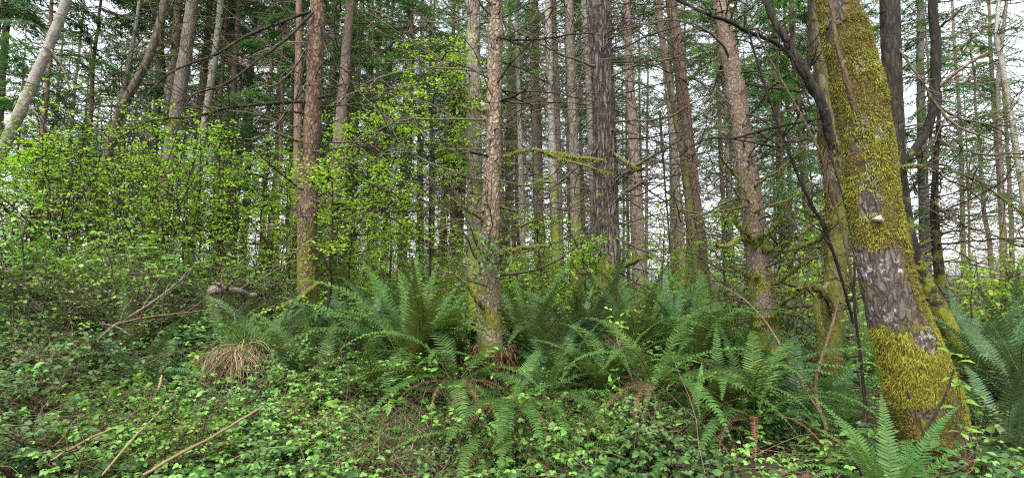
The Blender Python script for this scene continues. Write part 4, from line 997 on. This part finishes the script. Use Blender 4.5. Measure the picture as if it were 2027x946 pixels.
# ------------------------------------------------------------------ sword ferns
def frond_mesh(name, r, L, e0, e1, mat, np_=40, wmax=.112, side=0.0, pw=.86):
    n = 28; u = np.linspace(0, 1, n)
    el = np.radians(e0 + (e1 - e0) * u ** 1.25)
    st = L / (n - 1)
    az = side * u ** 1.5
    d = np.stack([np.cos(el) * np.cos(az), np.cos(el) * np.sin(az), np.sin(el)], -1)
    p = np.concatenate([[[0, 0, 0]], np.cumsum(d[:-1] * st, 0)])
    mb = MB()
    mb.tubes(p, np.linspace(.0045, .0012, n) , 4)
    t = np.linspace(.10, .985, np_)
    c = np.stack([np.interp(t, u, p[:, i]) for i in range(3)], -1)
    T = nrm(np.stack([np.interp(t, u, d[:, i]) for i in range(3)], -1))
    S = nrm(np.cross(UP + 1e-4, T)); Nn = np.cross(T, S)
    prof = np.clip((t - .04) / .22, 0, 1) ** .55 * np.clip((1.02 - t) / .72, 0, 1) ** .85
    sp = L * .885 / np_
    for s in (-1, 1):
        ln = wmax * prof * r.uniform(.86, 1.08, np_)
        fw = .22 + .35 * t
        dr = nrm(S * s + T * fw[:, None] + Nn * (.22 + r.normal(0, .10, np_))[:, None])
        w = np.full(np_, sp * pw * .5)[:, None]
        o = r.normal(0, .0015, (np_, 1)) * T
        b0, m1, tip = c + o, c + o + dr * (ln * .55)[:, None], c + o + dr * ln[:, None] + T * (ln * .10)[:, None] - Nn * (ln * .22)[:, None]
        V = np.stack([b0 - T * w * .7, b0 + T * w * .9, m1 + T * w * .75, m1 - T * w * .75, tip], 1)
        if s < 0: V = V[:, [1, 0, 3, 2, 4]]
        off = (np.arange(np_) * 5)[:, None, None]
        mb.add(V, np.array([[0, 1, 2, 3]])[None] + off, np.array([[3, 2, 4]])[None] + off)
    return mb.mesh(name, mat)

fr2 = np.random.default_rng(64)
FR = {}
for mk in ('fern', 'fern_blue', 'fern_light'):
    FR[mk] = {'up': [frond_mesh("frond", fr2, 1.05, 82, 40 - 22 * i, M[mk], side=fr2.normal(0, .25)) for i in range(3)],
              'arch': [frond_mesh("frond", fr2, 1.05, 70, -18 - 12 * i, M[mk], side=fr2.normal(0, .4)) for i in range(4)],
              'hang': [frond_mesh("frond", fr2, 1.0, 24, -48 - 9 * i, M[mk], side=fr2.normal(0, .3)) for i in range(3)],
              'low': [frond_mesh("frond", fr2, 1.0, 42, -38 - 10 * i, M[mk], side=fr2.normal(0, .4)) for i in range(3)]}
DF = [frond_mesh("dead_frond", fr2, .75, 20, -75 - 5 * i, M['dead_fern'], wmax=.05, pw=.5) for i in range(2)]

def fern(px, Y, label, n=18, s=1.0, mk='fern', mix=(.35, .45, .2), custom=(), dead=3, az_c=None, az_w=math.pi, group="sword ferns on the bank", dz=0.0, xoff=0):
    """az: 0 = to the right, -90 deg = towards the camera"""
    x, z = ground_at(px, Y)
    root = thing("sword_fern", label, "fern", (x, Y, z + dz + .03), group)
    n = int(n * 1.35)
    for i in range(n):
        ty = fr2.choice(['up', 'arch', 'low'], p=mix)
        if ty == 'low' and fr2.uniform() < .5: ty = 'hang'
        o = part("frond", FR[mk][ty][fr2.integers(len(FR[mk][ty]))], root)
        az = i * 2.39996 + fr2.normal(0, .25) if az_c is None else az_c + fr2.uniform(-az_w, az_w)
        o.location = (math.cos(az) * .05, math.sin(az) * .05, fr2.uniform(-.02, .04))
        o.rotation_euler = (fr2.normal(0, .22), fr2.normal(0, .10), az)
        o.scale = (s * fr2.uniform(.82, 1.2),) * 3
    for az, ty, sc, roll in custom:
        o = part("frond", FR[mk][ty][fr2.integers(len(FR[mk][ty]))], root)
        o.rotation_euler = (roll, 0, math.radians(az)); o.scale = (sc,) * 3
    for i in range(dead):
        o = part("dead_frond", DF[i % 2], root); az = fr2.uniform(-2.8, -.3)
        o.rotation_euler = (fr2.normal(0, .3), 0, az); o.scale = (fr2.uniform(.6, 1.0),) * 3
    return root

fern(825, 5.1, "biggest fern in the middle, tall fronds fanning up in front of the leafy sapling", 24, 1.22, 'fern', (.55, .37, .08), custom=[(175, 'arch', 1.1, .1), (190, 'low', 1.05, .2), (160, 'arch', 1.1, 0), (205, 'arch', 1.0, 0), (200, 'low', 1.0, .2), (95, 'up', 1.2, 0), (80, 'up', 1.2, 0), (70, 'up', 1.15, 0), (110, 'up', 1.2, 0), (125, 'up', 1.1, 0)], dead=4)
fern(905, 4.45, "fern with long fronds drooping to the lower left, below the biggest fern", 7, .85, 'fern', (.05, .45, .5), custom=[(188, 'hang', 1.25, .25), (205, 'hang', 1.25, .25), (198, 'low', 1.1, .1), (190, 'hang', 1.0, 0), (235, 'hang', 1.0, 0)], dead=7, dz=0.22)
fern(1010, 4.1, "fern drooping straight down at the bottom centre, right of the left-drooping one", 5, .75, 'fern', (.0, .4, .6), custom=[(262, 'hang', .95, 0), (285, 'hang', .9, 0), (240, 'hang', .9, 0)], dead=4, dz=0.22)
fern(1480, 3.85, "fern spreading low fronds over the bank left of the fresh green fern", 9, .85, 'fern', (.05, .45, .5), custom=[(190, 'hang', .9, 0), (225, 'hang', .9, 0)], dead=4, dz=0.22)
fern(1290, 4.2, "dark fern with fronds hanging down the bank below the wide dark fern", 8, .85, 'fern', (.05, .4, .55), custom=[(-20, 'hang', 1.1, 0), (-45, 'hang', 1.1, 0), (-75, 'hang', 1.0, 0), (0, 'low', 1.1, 0)], dead=5, dz=0.22)
fern(640, 4.9, "low fern on the bank left of the biggest fern", 8, .8, 'fern', (.1, .5, .4), dead=2)
fern(760, 4.6, "low fern spilling fronds down the bank below the biggest fern's left side", 8, .9, 'fern', (.05, .45, .5), custom=[(190, 'low', 1.1, 0), (210, 'hang', 1.0, 0)], dead=3)
fern(900, 5.3, "upright olive fern tucked between the biggest fern and the tan conifer", 10, .95, 'fern', (.8, .2, 0), dead=3)
fern(1040, 5.5, "dark fern just right of the tan conifer's foot", 16, .95, 'fern', (.3, .5, .2), custom=[(185, 'low', .9, 0), (200, 'arch', 1.0, 0)])
fern(1150, 5.9, "fern in front of the furrowed conifer, fronds upright", 18, 1.0, 'fern_blue', (.5, .4, .1))
fern(1185, 6.6, "fern hugging the foot of the furrowed conifer", 14, .9, 'fern_blue', (.5, .4, .1))
fern(1262, 5.4, "wide dark fern right of the furrowed conifer, long fronds arching right", 18, 1.0, 'fern', (.25, .5, .25), custom=[(10, 'arch', 1.15, 0), (-5, 'low', 1.1, 0), (-20, 'arch', 1.1, .2), (25, 'arch', 1.2, 0)])
fern(1370, 5.0, "fern with broad fronds hanging right, below the slim reddish pair", 18, 1.05, 'fern', (.2, .45, .35), custom=[(-35, 'hang', 1.2, 0), (-55, 'hang', 1.15, 0), (-15, 'hang', 1.2, .2), (5, 'arch', 1.1, 0), (-25, 'low', 1.2, 0)], dz=0.22)
fern(1330, 6.2, "fern behind the wide dark fern, near the slim reddish pair", 16, .95, 'fern_blue', (.35, .5, .15))
fern(1440, 5.7, "bluish fern left of the pinkish conifer's foot", 16, .95, 'fern_blue', (.35, .45, .2))
fern(1075, 4.3, "low fern with one frond spread to the right, below the dark fern", 6, .75, 'fern', (.1, .4, .5), custom=[(12, 'hang', 1.0, -.3), (0, 'low', .9, 0), (-60, 'hang', .9, 0)], dead=5, dz=0.22)
fern(985, 3.75, "small low fern at the bottom centre", 5, .6, 'fern', (.1, .4, .5), custom=[(250, 'low', .9, 0), (280, 'low', .85, 0), (215, 'low', .8, 0)])
fern(1345, 3.75, "small pale fern at the bottom right of centre", 6, .5, 'fern_light', (.2, .5, .3), dead=1)
fern(1470, 4.4, "bluish fern with hanging fronds, left of the bent brown cane", 15, .9, 'fern_blue', (.2, .4, .4))
fern(1550, 4.75, "bluish fern in front of the pinkish conifer", 11, .72, 'fern_blue', (.35, .45, .2))
fern(1560, 4.1, "dark fern low between the bent cane and the bright foreground fern", 13, .85, 'fern_blue', (.25, .45, .3))
fern(1625, 4.3, "fresh green fern leaning left below the dark mossy trunk", 10, .75, 'fern_light', (.3, .5, .2), custom=[(185, 'arch', .8, 0), (200, 'low', .8, 0)])
fern(1705, 5.4, "fern between the dark mossy trunk and the leaning one", 12, .85, 'fern', (.3, .5, .2))
fern(1740, 3.05, "bright foreground fern left of the leaning mossy trunk's base", 8, .64, 'fern_light', (.35, .5, .15), custom=[(175, 'arch', .72, 0), (195, 'arch', .75, 0), (60, 'up', .8, 0), (100, 'up', .75, 0), (150, 'up', .7, 0)], dead=1)
fern(1960, 3.9, "bluish fern at the lower right corner, right of the mossy base", 16, .9, 'fern_blue', (.3, .4, .3))
fern(2020, 4.6, "bluish fern cut by the right edge", 16, 1.0, 'fern_blue', (.3, .5, .2))
fern(1945, 5.3, "tall bluish fern behind the leaning mossy trunk, right", 18, 1.05, 'fern_blue', (.45, .45, .1))
fern(1905, 6.2, "fern just right of the leaning mossy trunk, below the bright lime shrub", 14, .95, 'fern_blue', (.4, .5, .1))
fern(2010, 6.4, "dark fern at the right edge below the lime shrubs", 16, 1.05, 'fern_blue', (.5, .4, .1))
fern(300, 4.7, "fern on the left bank, grey-green fronds arching left", 5, .75, 'fern_blue', (.05, .6, .35), custom=[(172, 'arch', .9, 0), (182, 'arch', .95, .1), (195, 'low', .95, .1), (205, 'low', .85, 0)], dead=1)
fern(270, 5.2, "yellowish-olive fern behind the arching fern on the left", 8, .7, 'fern', (.2, .6, .2), dead=1)
fern(540, 5.3, "thin fern left of the reddish conifer's foot", 6, .85, 'fern_blue', (.6, .4, 0), custom=[(45, 'up', .9, 0), (60, 'up', .9, 0)], dead=1)
fern(455, 5.5, "sparse upright fern behind the dry grass tuft", 5, .8, 'fern', (.9, .1, 0), dead=1)
fern(665, 6.0, "fern close to the right of the reddish conifer's foot", 12, .8, 'fern_blue', (.3, .5, .2))
fern(720, 5.6, "fern between the reddish conifer and the biggest fern", 13, .9, 'fern_blue', (.35, .5, .15))
fern(760, 6.2, "fern peeking out behind the biggest fern's left side", 13, .95, 'fern_blue', (.5, .5, 0))
fern(1410, 4.1, "dark fern in the lower right of centre with fronds falling right", 12, .85, 'fern', (.1, .45, .45))
fern(1205, 4.6, "dark fern in shade below the furrowed conifer, behind the lone spread frond", 12, .8, 'fern', (.3, .5, .2))
fern(1100, 4.9, "dark fern between the tan conifer and the lone spread frond", 12, .85, 'fern_blue', (.3, .5, .2))

# ------------------------------------------------------------------ ground cover
def frustum_pts(r, n, y0, y1, m=1.12, power=1.0):
    y = y0 + (y1 - y0) * r.uniform(0, 1, n) ** power
    x = r.uniform(-1, 1, n) * y * (CX / FPX) * m
    return x, y

TUSS = (482 - CX) / FPX * hit(482, 745, .1), hit(482, 745, .1)
def trifoliate(mb, r, x, y, h, ls, tilt=.35, fine=True):
    ok = ((x - TUSS[0]) / .26) ** 2 + ((y - TUSS[1] + .24) / .30) ** 2 > r.uniform(.7, 1.2, len(x))
    x, y = x[ok], y[ok]
    h = h[ok] if np.ndim(h) else h; ls = ls[ok] if np.ndim(ls) else ls
    m = len(x)
    z = G(x, y) + h
    c = np.stack([x, y, z], -1)
    az = r.uniform(0, 2 * np.pi, m)
    up = nrm(np.array([0, -.45, 1.0]) + r.normal(0, tilt, (m, 3)))
    for k, off in enumerate((0, 1.25, -1.25)):
        d = np.stack([np.cos(az + off), np.sin(az + off), -.15 + r.normal(0, .15, m)], -1)
        L = ls * (1.0 if k == 0 else .85) * r.uniform(.8, 1.15, m)
        mb.leaves(c, d, up, L, L * r.uniform(.6, .8, m), fine)

cg = np.random.default_rng(15)
x, y = frustum_pts(cg, 46000, 2.6, 8.5, power=.85)
den = fbm(np.stack([x * 1.6, y * 1.6, x * 0], -1), 70, 3)
px = CX + FPX * x / y
keep = (den > .36 + .10 * ((px > 620) & (px < 1500)) + .14 * (px > 1500))
x, y = x[keep], y[keep]; den = den[keep]
px = CX + FPX * x / y; h = cg.uniform(.01, .30, len(x)) * (den * 1.6) * np.where(px > 560, .5, 1.0)
mb = MB(); trifoliate(mb, cg, x, y, h, .022 + .05 * cg.uniform(0, 1, len(x)) ** 2.2, .4)
tag(mb.build("ground_cover", M['cover_leaf']), "dense mixed green trailing leaves carpeting the bank", "ground cover", kind="stuff")
x, y = frustum_pts(cg, 17000, 2.6, 7.5, power=.85)
den = fbm(np.stack([x * 1.1, y * 1.1, x * 0 + 3], -1), 80, 3); px = CX + FPX * x / y
keep = den > .48 + .07 * (px > 640)
x, y = x[keep], y[keep]
mb = MB(); trifoliate(mb, cg, x, y, cg.uniform(.04, .32, len(x)), .032 + .055 * cg.uniform(0, 1, len(x)) ** 2, .4)
tag(mb.build("bramble_leaves", M['dark_leaf']), "dark glossy bramble leaves trailing over the bank", "ground cover", kind="stuff")
x, y = frustum_pts(cg, 14000, 2.6, 8, power=.85)
den = fbm(np.stack([x * 1.3 + 9, y * 1.3, x * 0 + 3], -1), 90, 3); px = CX + FPX * x / y
keep = den > .53
x, y = x[keep], y[keep]
mb = MB(); trifoliate(mb, cg, x, y, cg.uniform(.10, .38, len(x)), cg.uniform(.022, .045, len(x)), .35)
tag(mb.build("herb_leaves", M['herb_leaf']), "light green low herb leaves scattered over the bank", "ground cover", kind="stuff")
# farther floor
x, y = frustum_pts(cg, 42000, 8.2, 30, power=1.3)
keep = fbm(np.stack([x * .8, y * .8, x * 0], -1), 95, 3) > .40
x, y = x[keep], y[keep]
mb = MB(); trifoliate(mb, cg, x, y, cg.uniform(.02, .5, len(x)), cg.uniform(.05, .09, len(x)), .4, False)
tag(mb.build("forest_floor_leaves", M['mid_leaf']), "green leafy growth covering the floor among the far trunks", "ground cover", kind="stuff")
# litter, twigs
x, y = frustum_pts(cg, 26000, 2.6, 9, power=.85); n = len(x)
c = np.stack([x, y, G(x, y) + cg.uniform(.0, .05, n)], -1)
d = cg.normal(0, 1, (n, 3)) * np.array([1, 1, .35]); L = cg.uniform(.025, .10, n)
mb = MB(); mb.leaves(c, d, UP + cg.normal(0, .5, (n, 3)), L, L * cg.uniform(.15, .5, n), False)
tag(mb.build("leaf_litter", M['litter']), "brown dead leaves and fern scraps lying on the bank", "leaf litter", kind="stuff")
x, y = frustum_pts(cg, 2600, 2.7, 8, power=.85); n = len(x)
A = walk(np.stack([x, y, G(x, y) + cg.uniform(0, .28, n)], -1), cg.normal(0, 1, (n, 3)) * np.array([1, .8, .45]), cg.uniform(.15, .9, n), 7, cg, .45, -.3)
mb = MB(); mb.tubes(A, cg.uniform(.0012, .0038, n)[:, None] * np.linspace(1, .5, 7), 3)
tag(mb.build("twig_litter", M['brown_twig']), "thin brown dead twigs and bramble stems strewn over the bank", "twigs", kind="stuff")
x, y = frustum_pts(cg, 1500, 2.7, 7, power=.85); n = len(x)
keep = (CX + FPX * x / y < 620) | (cg.uniform(0, 1, n) < .25); x, y = x[keep], y[keep]; n = len(x)
A = walk(np.stack([x, y, G(x, y) + cg.uniform(0, .2, n)], -1), np.stack([cg.choice([-1, 1], n), cg.normal(-.3, .5, n), cg.uniform(-.3, .7, n)], -1), cg.uniform(.2, .7, n), 7, cg, .25, -.9)
mb = MB(); mb.tubes(A, cg.uniform(.001, .0025, n)[:, None] * np.linspace(1, .5, 7), 3)
tag(mb.build("dry_grass", M['straw']), "pale dry grass stems lying through the bank's leaves", "dry grass", kind="stuff")
# green grass blades in a few patches
GP = [(440, 4.9, .28, 260), (1020, 3.9, .5, 300), (880, 3.6, .5, 200), (1180, 3.7, .5, 220), (600, 3.9, .5, 160)]
ps, ds, ls_ = [], [], []
for px, Y, s, n in GP:
    x0, z0 = ground_at(px, Y)
    xx, yy = x0 + cg.normal(0, s, n), Y + cg.normal(0, s * .5, n)
    ps.append(np.stack([xx, yy, G(xx, yy)], -1)); ds.append(np.stack([cg.normal(0, .35, n), cg.normal(-.1, .35, n), np.ones(n)], -1)); ls_.append(cg.uniform(.15, .38, n))
ps, ds, ls_ = np.concatenate(ps), np.concatenate(ds), np.concatenate(ls_)
A = walk(ps, ds, ls_, 7, cg, .2, -1.1)
mb = MB(); mb.tubes(A, .003 * np.linspace(1, .2, 7)[None] * np.ones((len(A), 1)), 3)
tag(mb.build("green_grass", M['grass']), "fine green grass blades growing among the bank's leaves", "grass", kind="stuff")

# ------------------------------------------------------------------ single things on the bank
# dry grass tussock
def tussock(px, Y, n, R_, label, dz=.12):
    x, z = ground_at(px, Y)
    root = thing("dry_grass_tussock", label, "grass tuft", (x, Y, z))
    r = np.random.default_rng(int(px))
    az = np.where(r.uniform(0, 1, n) < .7, r.normal(-1.7, .75, n), r.uniform(-math.pi, math.pi, n)); k_ = r.integers(0, 9, n)
    tuft = r.normal(0, 1, (9, 3)) * np.array([.11, .05, .05])
    st = tuft[k_] + r.normal(0, .022, (n, 3)) + np.array([0, 0, dz])
    A = walk(st, np.stack([np.cos(az) * .8 + .1, np.sin(az) * .8 - .2, r.uniform(-.1, .75, n)], -1) + r.normal(0, .2, (n, 3)), R_ * r.uniform(.25, 1.15, n), 10, r, .55, -3.0 * r.uniform(.5, 1.3, (n, 1)))
    mb = MB(); mb.tubes(A, r.uniform(.0020, .0042, n)[:, None] * np.linspace(1, .45, 10), 3); mb.build("dry_blades", M['straw'], root)
    m = n // 2; az = r.uniform(-math.pi, math.pi, m)
    A = walk(np.stack([r.normal(0, .14, m), r.normal(.05, .06, m), dz + r.uniform(0, .08, m)], -1), np.stack([np.cos(az) * .4, np.sin(az) * .4, np.ones(m)], -1), r.uniform(.15, .35, m), 7, r, .2, -.9)
    mb = MB(); mb.tubes(A, .003 * np.linspace(1, .2, 7)[None] * np.ones((m, 1)), 3); mb.build("green_blades", M['grass'], root)
    m = n
    A = walk(np.stack([r.normal(0, .12, m), r.normal(0, .08, m), dz - .02 + r.uniform(-.05, .05, m)], -1), np.stack([r.normal(0, .6, m), r.normal(-.5, .3, m), -.2 + r.normal(0, .3, m)], -1), r.uniform(.1, .3, m), 7, r, .25, -2.2)
    mb = MB(); mb.tubes(A, .0025 * np.linspace(1, .5, 7)[None] * np.ones((m, 1)), 3); mb.build("rotted_blades", M['litter'], root)
tussock(482, hit(482, 752, .1), 460, .38, "large dry straw-coloured grass tuft drooping over the left bank", .30)
tussock(150, 4.5, 60, .35, "small withered grass tuft left of the arching fern", .08)
tussock(765, 3.75, 80, .32, "small reddish withered tuft below the drooping fern fronds", .06)

def stalk(name, label, cat, pts, mat, twigs=0, moss=0, k=5, n=20, rough=.15):
    p0, d = P(*pts[0][:2], pts[0][3])
    root = thing(name, label, cat, p0)
    px_branch(root, "stem", pts, mat, n=n, k=k, rough=rough, twigs=twigs, moss=moss)
    return root
def on(px, py, w, lift=.42): return (px, py, w, hit(px, py, lift))
stalk("straw_stalk", "longest pale dry stalk lying aslant below the dry grass tuft", "stalk", [on(283, 940, 6), on(340, 905, 7), on(430, 855, 6), on(520, 804, 5)], M['straw'], k=4)
stalk("straw_stalk", "pale dry stalk rising towards the left end of the dry grass tuft", "stalk", [on(200, 940, 4), on(260, 870, 5), on(310, 820, 4), on(350, 775, 3)], M['straw'], k=4)
stalk("straw_stalk", "short pale stalk lying left of the longest one", "stalk", [on(100, 910, 4), on(170, 872, 5), on(222, 848, 4)], M['straw'], k=4)
stalk("straw_stalk", "upright pale broken stalk above the arching left fern", "stalk", [on(312, 775, 5), on(320, 740, 5, .5), on(327, 722, 6, .6)], M['straw'], k=4)
stalk("fallen_branch", "forked fallen branch with a mossy elbow on the left bank", "branch", [(180, 690, 3, 4.7), (205, 662, 6, 4.65), (238, 638, 7, 4.65), (300, 600, 5, 4.7), (368, 545, 3, 4.8)], M['log_bark'], twigs=5, moss=50)
stalk("fallen_branch", "thin brown fallen branch running right from the forked one", "branch", [(236, 640, 5, 4.64), (280, 630, 4, 4.65), (340, 622, 3, 4.7), (420, 612, 2, 4.8)], M['brown_twig'], twigs=3)
stalk("fallen_branch", "pale broken branch pointing up right of the pale snag", "branch", [(655, 480, 7, 8.6), (690, 455, 8, 8.4), (716, 432, 9, 8.3)], M['log_bark'])
stalk("fallen_branch", "dark rod leaning out of the biggest fern", "branch", [(830, 600, 5, 5.2), (822, 560, 5, 5.3), (815, 508, 4, 5.4)], M['dark_twig'])
lg = stalk("fallen_log", "grey lichen-covered broken log lying above the dry grass tuft", "log", [(414, 590, 12, 5.0), (424, 580, 19, 5.0), (440, 571, 17, 5.1), (470, 571, 13, 5.2), (505, 584, 10, 5.4)], M['log_bark'], k=9, moss=0, rough=1.0, n=14)
px_branch(lg, "stub", [(436, 572, 9, 5.05), (430, 560, 6, 5.0), (427, 553, 3, 5.0)], M['log_bark'])
px_branch(lg, "stub", [(450, 572, 7, 5.1), (462, 558, 4, 5.0)], M['log_bark'])
stalk("fallen_log", "dark rotten log end near the reddish conifer's foot", "log", [(560, 605, 14, 6.2), (590, 592, 12, 6.2), (630, 560, 8, 6.3)], M['dark_bark'], k=8, moss=200)
stalk("bent_cane", "orange-brown bent cane with a sharp elbow, right of the pinkish conifer's foot", "cane", [(1562, 702, 5, 5.0), (1575, 640, 5, 5.0), (1592, 580, 5, 4.95), (1576, 562, 5, 4.95), (1610, 560, 3, 4.9), (1660, 548, 2, 4.8)], M['brown_twig'])
stalk("bent_cane", "tall brown cane crossing in front of the dark mossy trunk's foot", "cane", [(1648, 900, 9, 3.9), (1632, 840, 9, 3.95), (1615, 780, 7, 4.0), (1622, 720, 6, 4.05), (1648, 640, 5, 4.1), (1665, 560, 4, 4.2)], M['brown_twig'], twigs=2)
stalk("bent_cane", "thin red-brown arching cane left of the tall cane", "cane", [(1625, 820, 6, 3.95), (1580, 750, 5, 4.1), (1530, 660, 4, 4.3), (1480, 600, 3, 4.5), (1420, 560, 2, 4.7)], M['brown_twig'], twigs=3)
stalk("bent_cane", "brown upright cane with leaves in front of the wide dark fern", "cane", [(1270, 800, 5, 4.4), (1248, 740, 6, 4.5), (1228, 690, 5, 4.6), (1215, 640, 3, 4.7)], M['brown_twig'], twigs=3)
stalk("bent_cane", "dark thin stems climbing left of the leaning mossy trunk", "cane", [(1715, 840, 6, 3.9), (1705, 720, 6, 4.0), (1690, 600, 5, 4.1), (1688, 480, 4, 4.2), (1640, 300, 3, 4.3), (1560, 100, 2, 4.4)], M['dark_twig'], twigs=8)
stalk("bent_cane", "tall thin leafless stem slanting up left from the dark mossy trunk", "cane", [(1690, 640, 6, 4.3), (1640, 470, 6, 4.3), (1590, 370, 6, 4.3), (1540, 240, 5, 4.3), (1490, 90, 4, 4.35), (1470, 20, 3, 4.4)], M['dark_twig'], twigs=10)
stalk("bent_cane", "second thin leafless stem slanting beside the tall one", "cane", [(1700, 620, 5, 4.2), (1660, 430, 5, 4.2), (1622, 300, 5, 4.25), (1560, 180, 4, 4.3), (1500, 70, 3, 4.3)], M['brown_twig'], twigs=10)
stalk("bent_cane", "thin vertical hanging stem left of the pinkish conifer", "cane", [(1328, 500, 4, 6.5), (1318, 380, 4, 6.5), (1306, 220, 5, 6.5)], M['dark_twig'])
stalk("bent_cane", "thin stem crossing the mossy base at the lower right", "cane", [(1815, 880, 6, 3.3), (1850, 820, 5, 3.3), (1880, 760, 4, 3.3), (1888, 730, 3, 3.3)], M['dark_twig'])

def sprig(px, py, Y, n, ls, label, leaf='lime_leaf', spread=.10, h=.25, name="leafy_sprig", stem='brown_twig'):
    Y = min(Y, hit(px, py + 30, .05)); n = int(n * 1.8); ls *= 1.1
    c, d = P(px, py, Y)
    gz = float(G(c[0], c[1]))
    root = thing(name, label, "plant", (c[0], c[1], gz))
    r = np.random.default_rng(int(px + py))
    H = max(c[2] - gz, .08)
    m = max(3, n // 6)
    st = r.normal(0, .02, (m, 3)); st[:, 2] = 0
    tips = np.stack([r.normal(0, spread, m), r.normal(-.02, spread, m), H + r.normal(0, spread * .7, m)], -1)
    u = np.linspace(0, 1, 7)[None, :, None]
    A = st[:, None] * (1 - u) + tips[:, None] * u + np.array([0, 0, 1]) * (u * (1 - u)) * .06
    mb = MB(); mb.tubes(A, .003 * np.linspace(1, .4, 7)[None] * np.ones((m, 1)), 4); mb.build("stems", M[stem], root)
    k = r.integers(0, m, n); j = r.integers(3, 7, n)
    az = r.uniform(0, 6.28, n)
    L = ls * r.uniform(.6, 1.2, n)
    mb = MB(); mb.leaves(A[k, j], np.stack([np.cos(az), np.sin(az), r.normal(.05, .3, n)], -1), np.array([0, -.35, 1.0]) + r.normal(0, .25, (n, 3)), L, L * r.uniform(.45, .65, n)); mb.build("leaves", M[leaf], root)
sprig(1905, 722, 3.3, 9, .085, "sprig of large lime-green leaves right of the shaggy moss", spread=.05)
sprig(660, 830, 4.0, 14, .09, "light green large-leaved plant left of the drooping fern fronds", 'lime_leaf', .13)
sprig(760, 790, 4.4, 16, .075, "light green starry-leaved plant in front of the biggest fern", 'lime_leaf', .12)
sprig(705, 805, 4.2, 14, .075, "light green plant between the large-leaved and starry ones", 'herb_leaf', .12)
sprig(950, 705, 4.6, 40, .05, "tall leafy herb climbing in front of the tan conifer's foot", 'herb_leaf', .10)
sprig(915, 660, 4.8, 26, .05, "pale leafy shoot at the right side of the biggest fern", 'herb_leaf', .09)
sprig(1070, 800, 4.0, 60, .048, "clump of round light leaves below the dark fern", 'herb_leaf', .16)
sprig(940, 830, 3.8, 70, .05, "clump of light green leaves below the tan conifer", 'herb_leaf', .18)
sprig(1230, 650, 5.0, 30, .065, "leafy shoot with broad leaves in front of the furrowed conifer", 'lime_leaf', .12)
sprig(1300, 720, 4.6, 34, .05, "leafy bramble shoot right of the brown upright cane", 'herb_leaf', .12)
sprig(1250, 830, 4.0, 50, .05, "leafy bramble shoot below the brown upright cane", 'herb_leaf', .15)
sprig(1290, 890, 3.7, 46, .05, "low light-leaved plant at the bottom, right of centre", 'herb_leaf', .15)
sprig(1120, 890, 3.6, 46, .05, "low light-leaved plant at the bottom, near the centre", 'herb_leaf', .15)
sprig(1000, 900, 3.5, 60, .05, "low light-leaved plant at the bottom, below the drooping fern", 'herb_leaf', .16)
sprig(1660, 880, 3.4, 30, .05, "light-leaved plant left of the bright foreground fern", 'herb_leaf', .12)
sprig(1920, 800, 3.5, 22, .05, "light-leaved plant against the right side of the mossy base", 'herb_leaf', .08)
sprig(1710, 610, 4.6, 26, .06, "bright leaves between the dark mossy trunk and the leaning one", 'lime_leaf', .10)
sprig(590, 760, 4.6, 60, .045, "bright leafy herb right of the dry grass tuft", 'herb_leaf', .18)
sprig(640, 740, 4.8, 60, .045, "bright leafy herb below the reddish conifer", 'herb_leaf', .18)
sprig(560, 860, 4.0, 60, .05, "leafy herb below the right end of the longest stalk", 'herb_leaf', .2)
sprig(380, 700, 4.9, 16, .06, "small lime sprig left above the dry grass tuft", 'lime_leaf', .08)
sprig(345, 780, 4.4, 26, .055, "lime sprig left of the dry grass tuft", 'lime_leaf', .10)
sprig(1830, 905, 3.0, 8, .05, "tiny pale leaves in front of the mossy base", 'herb_leaf', .05)
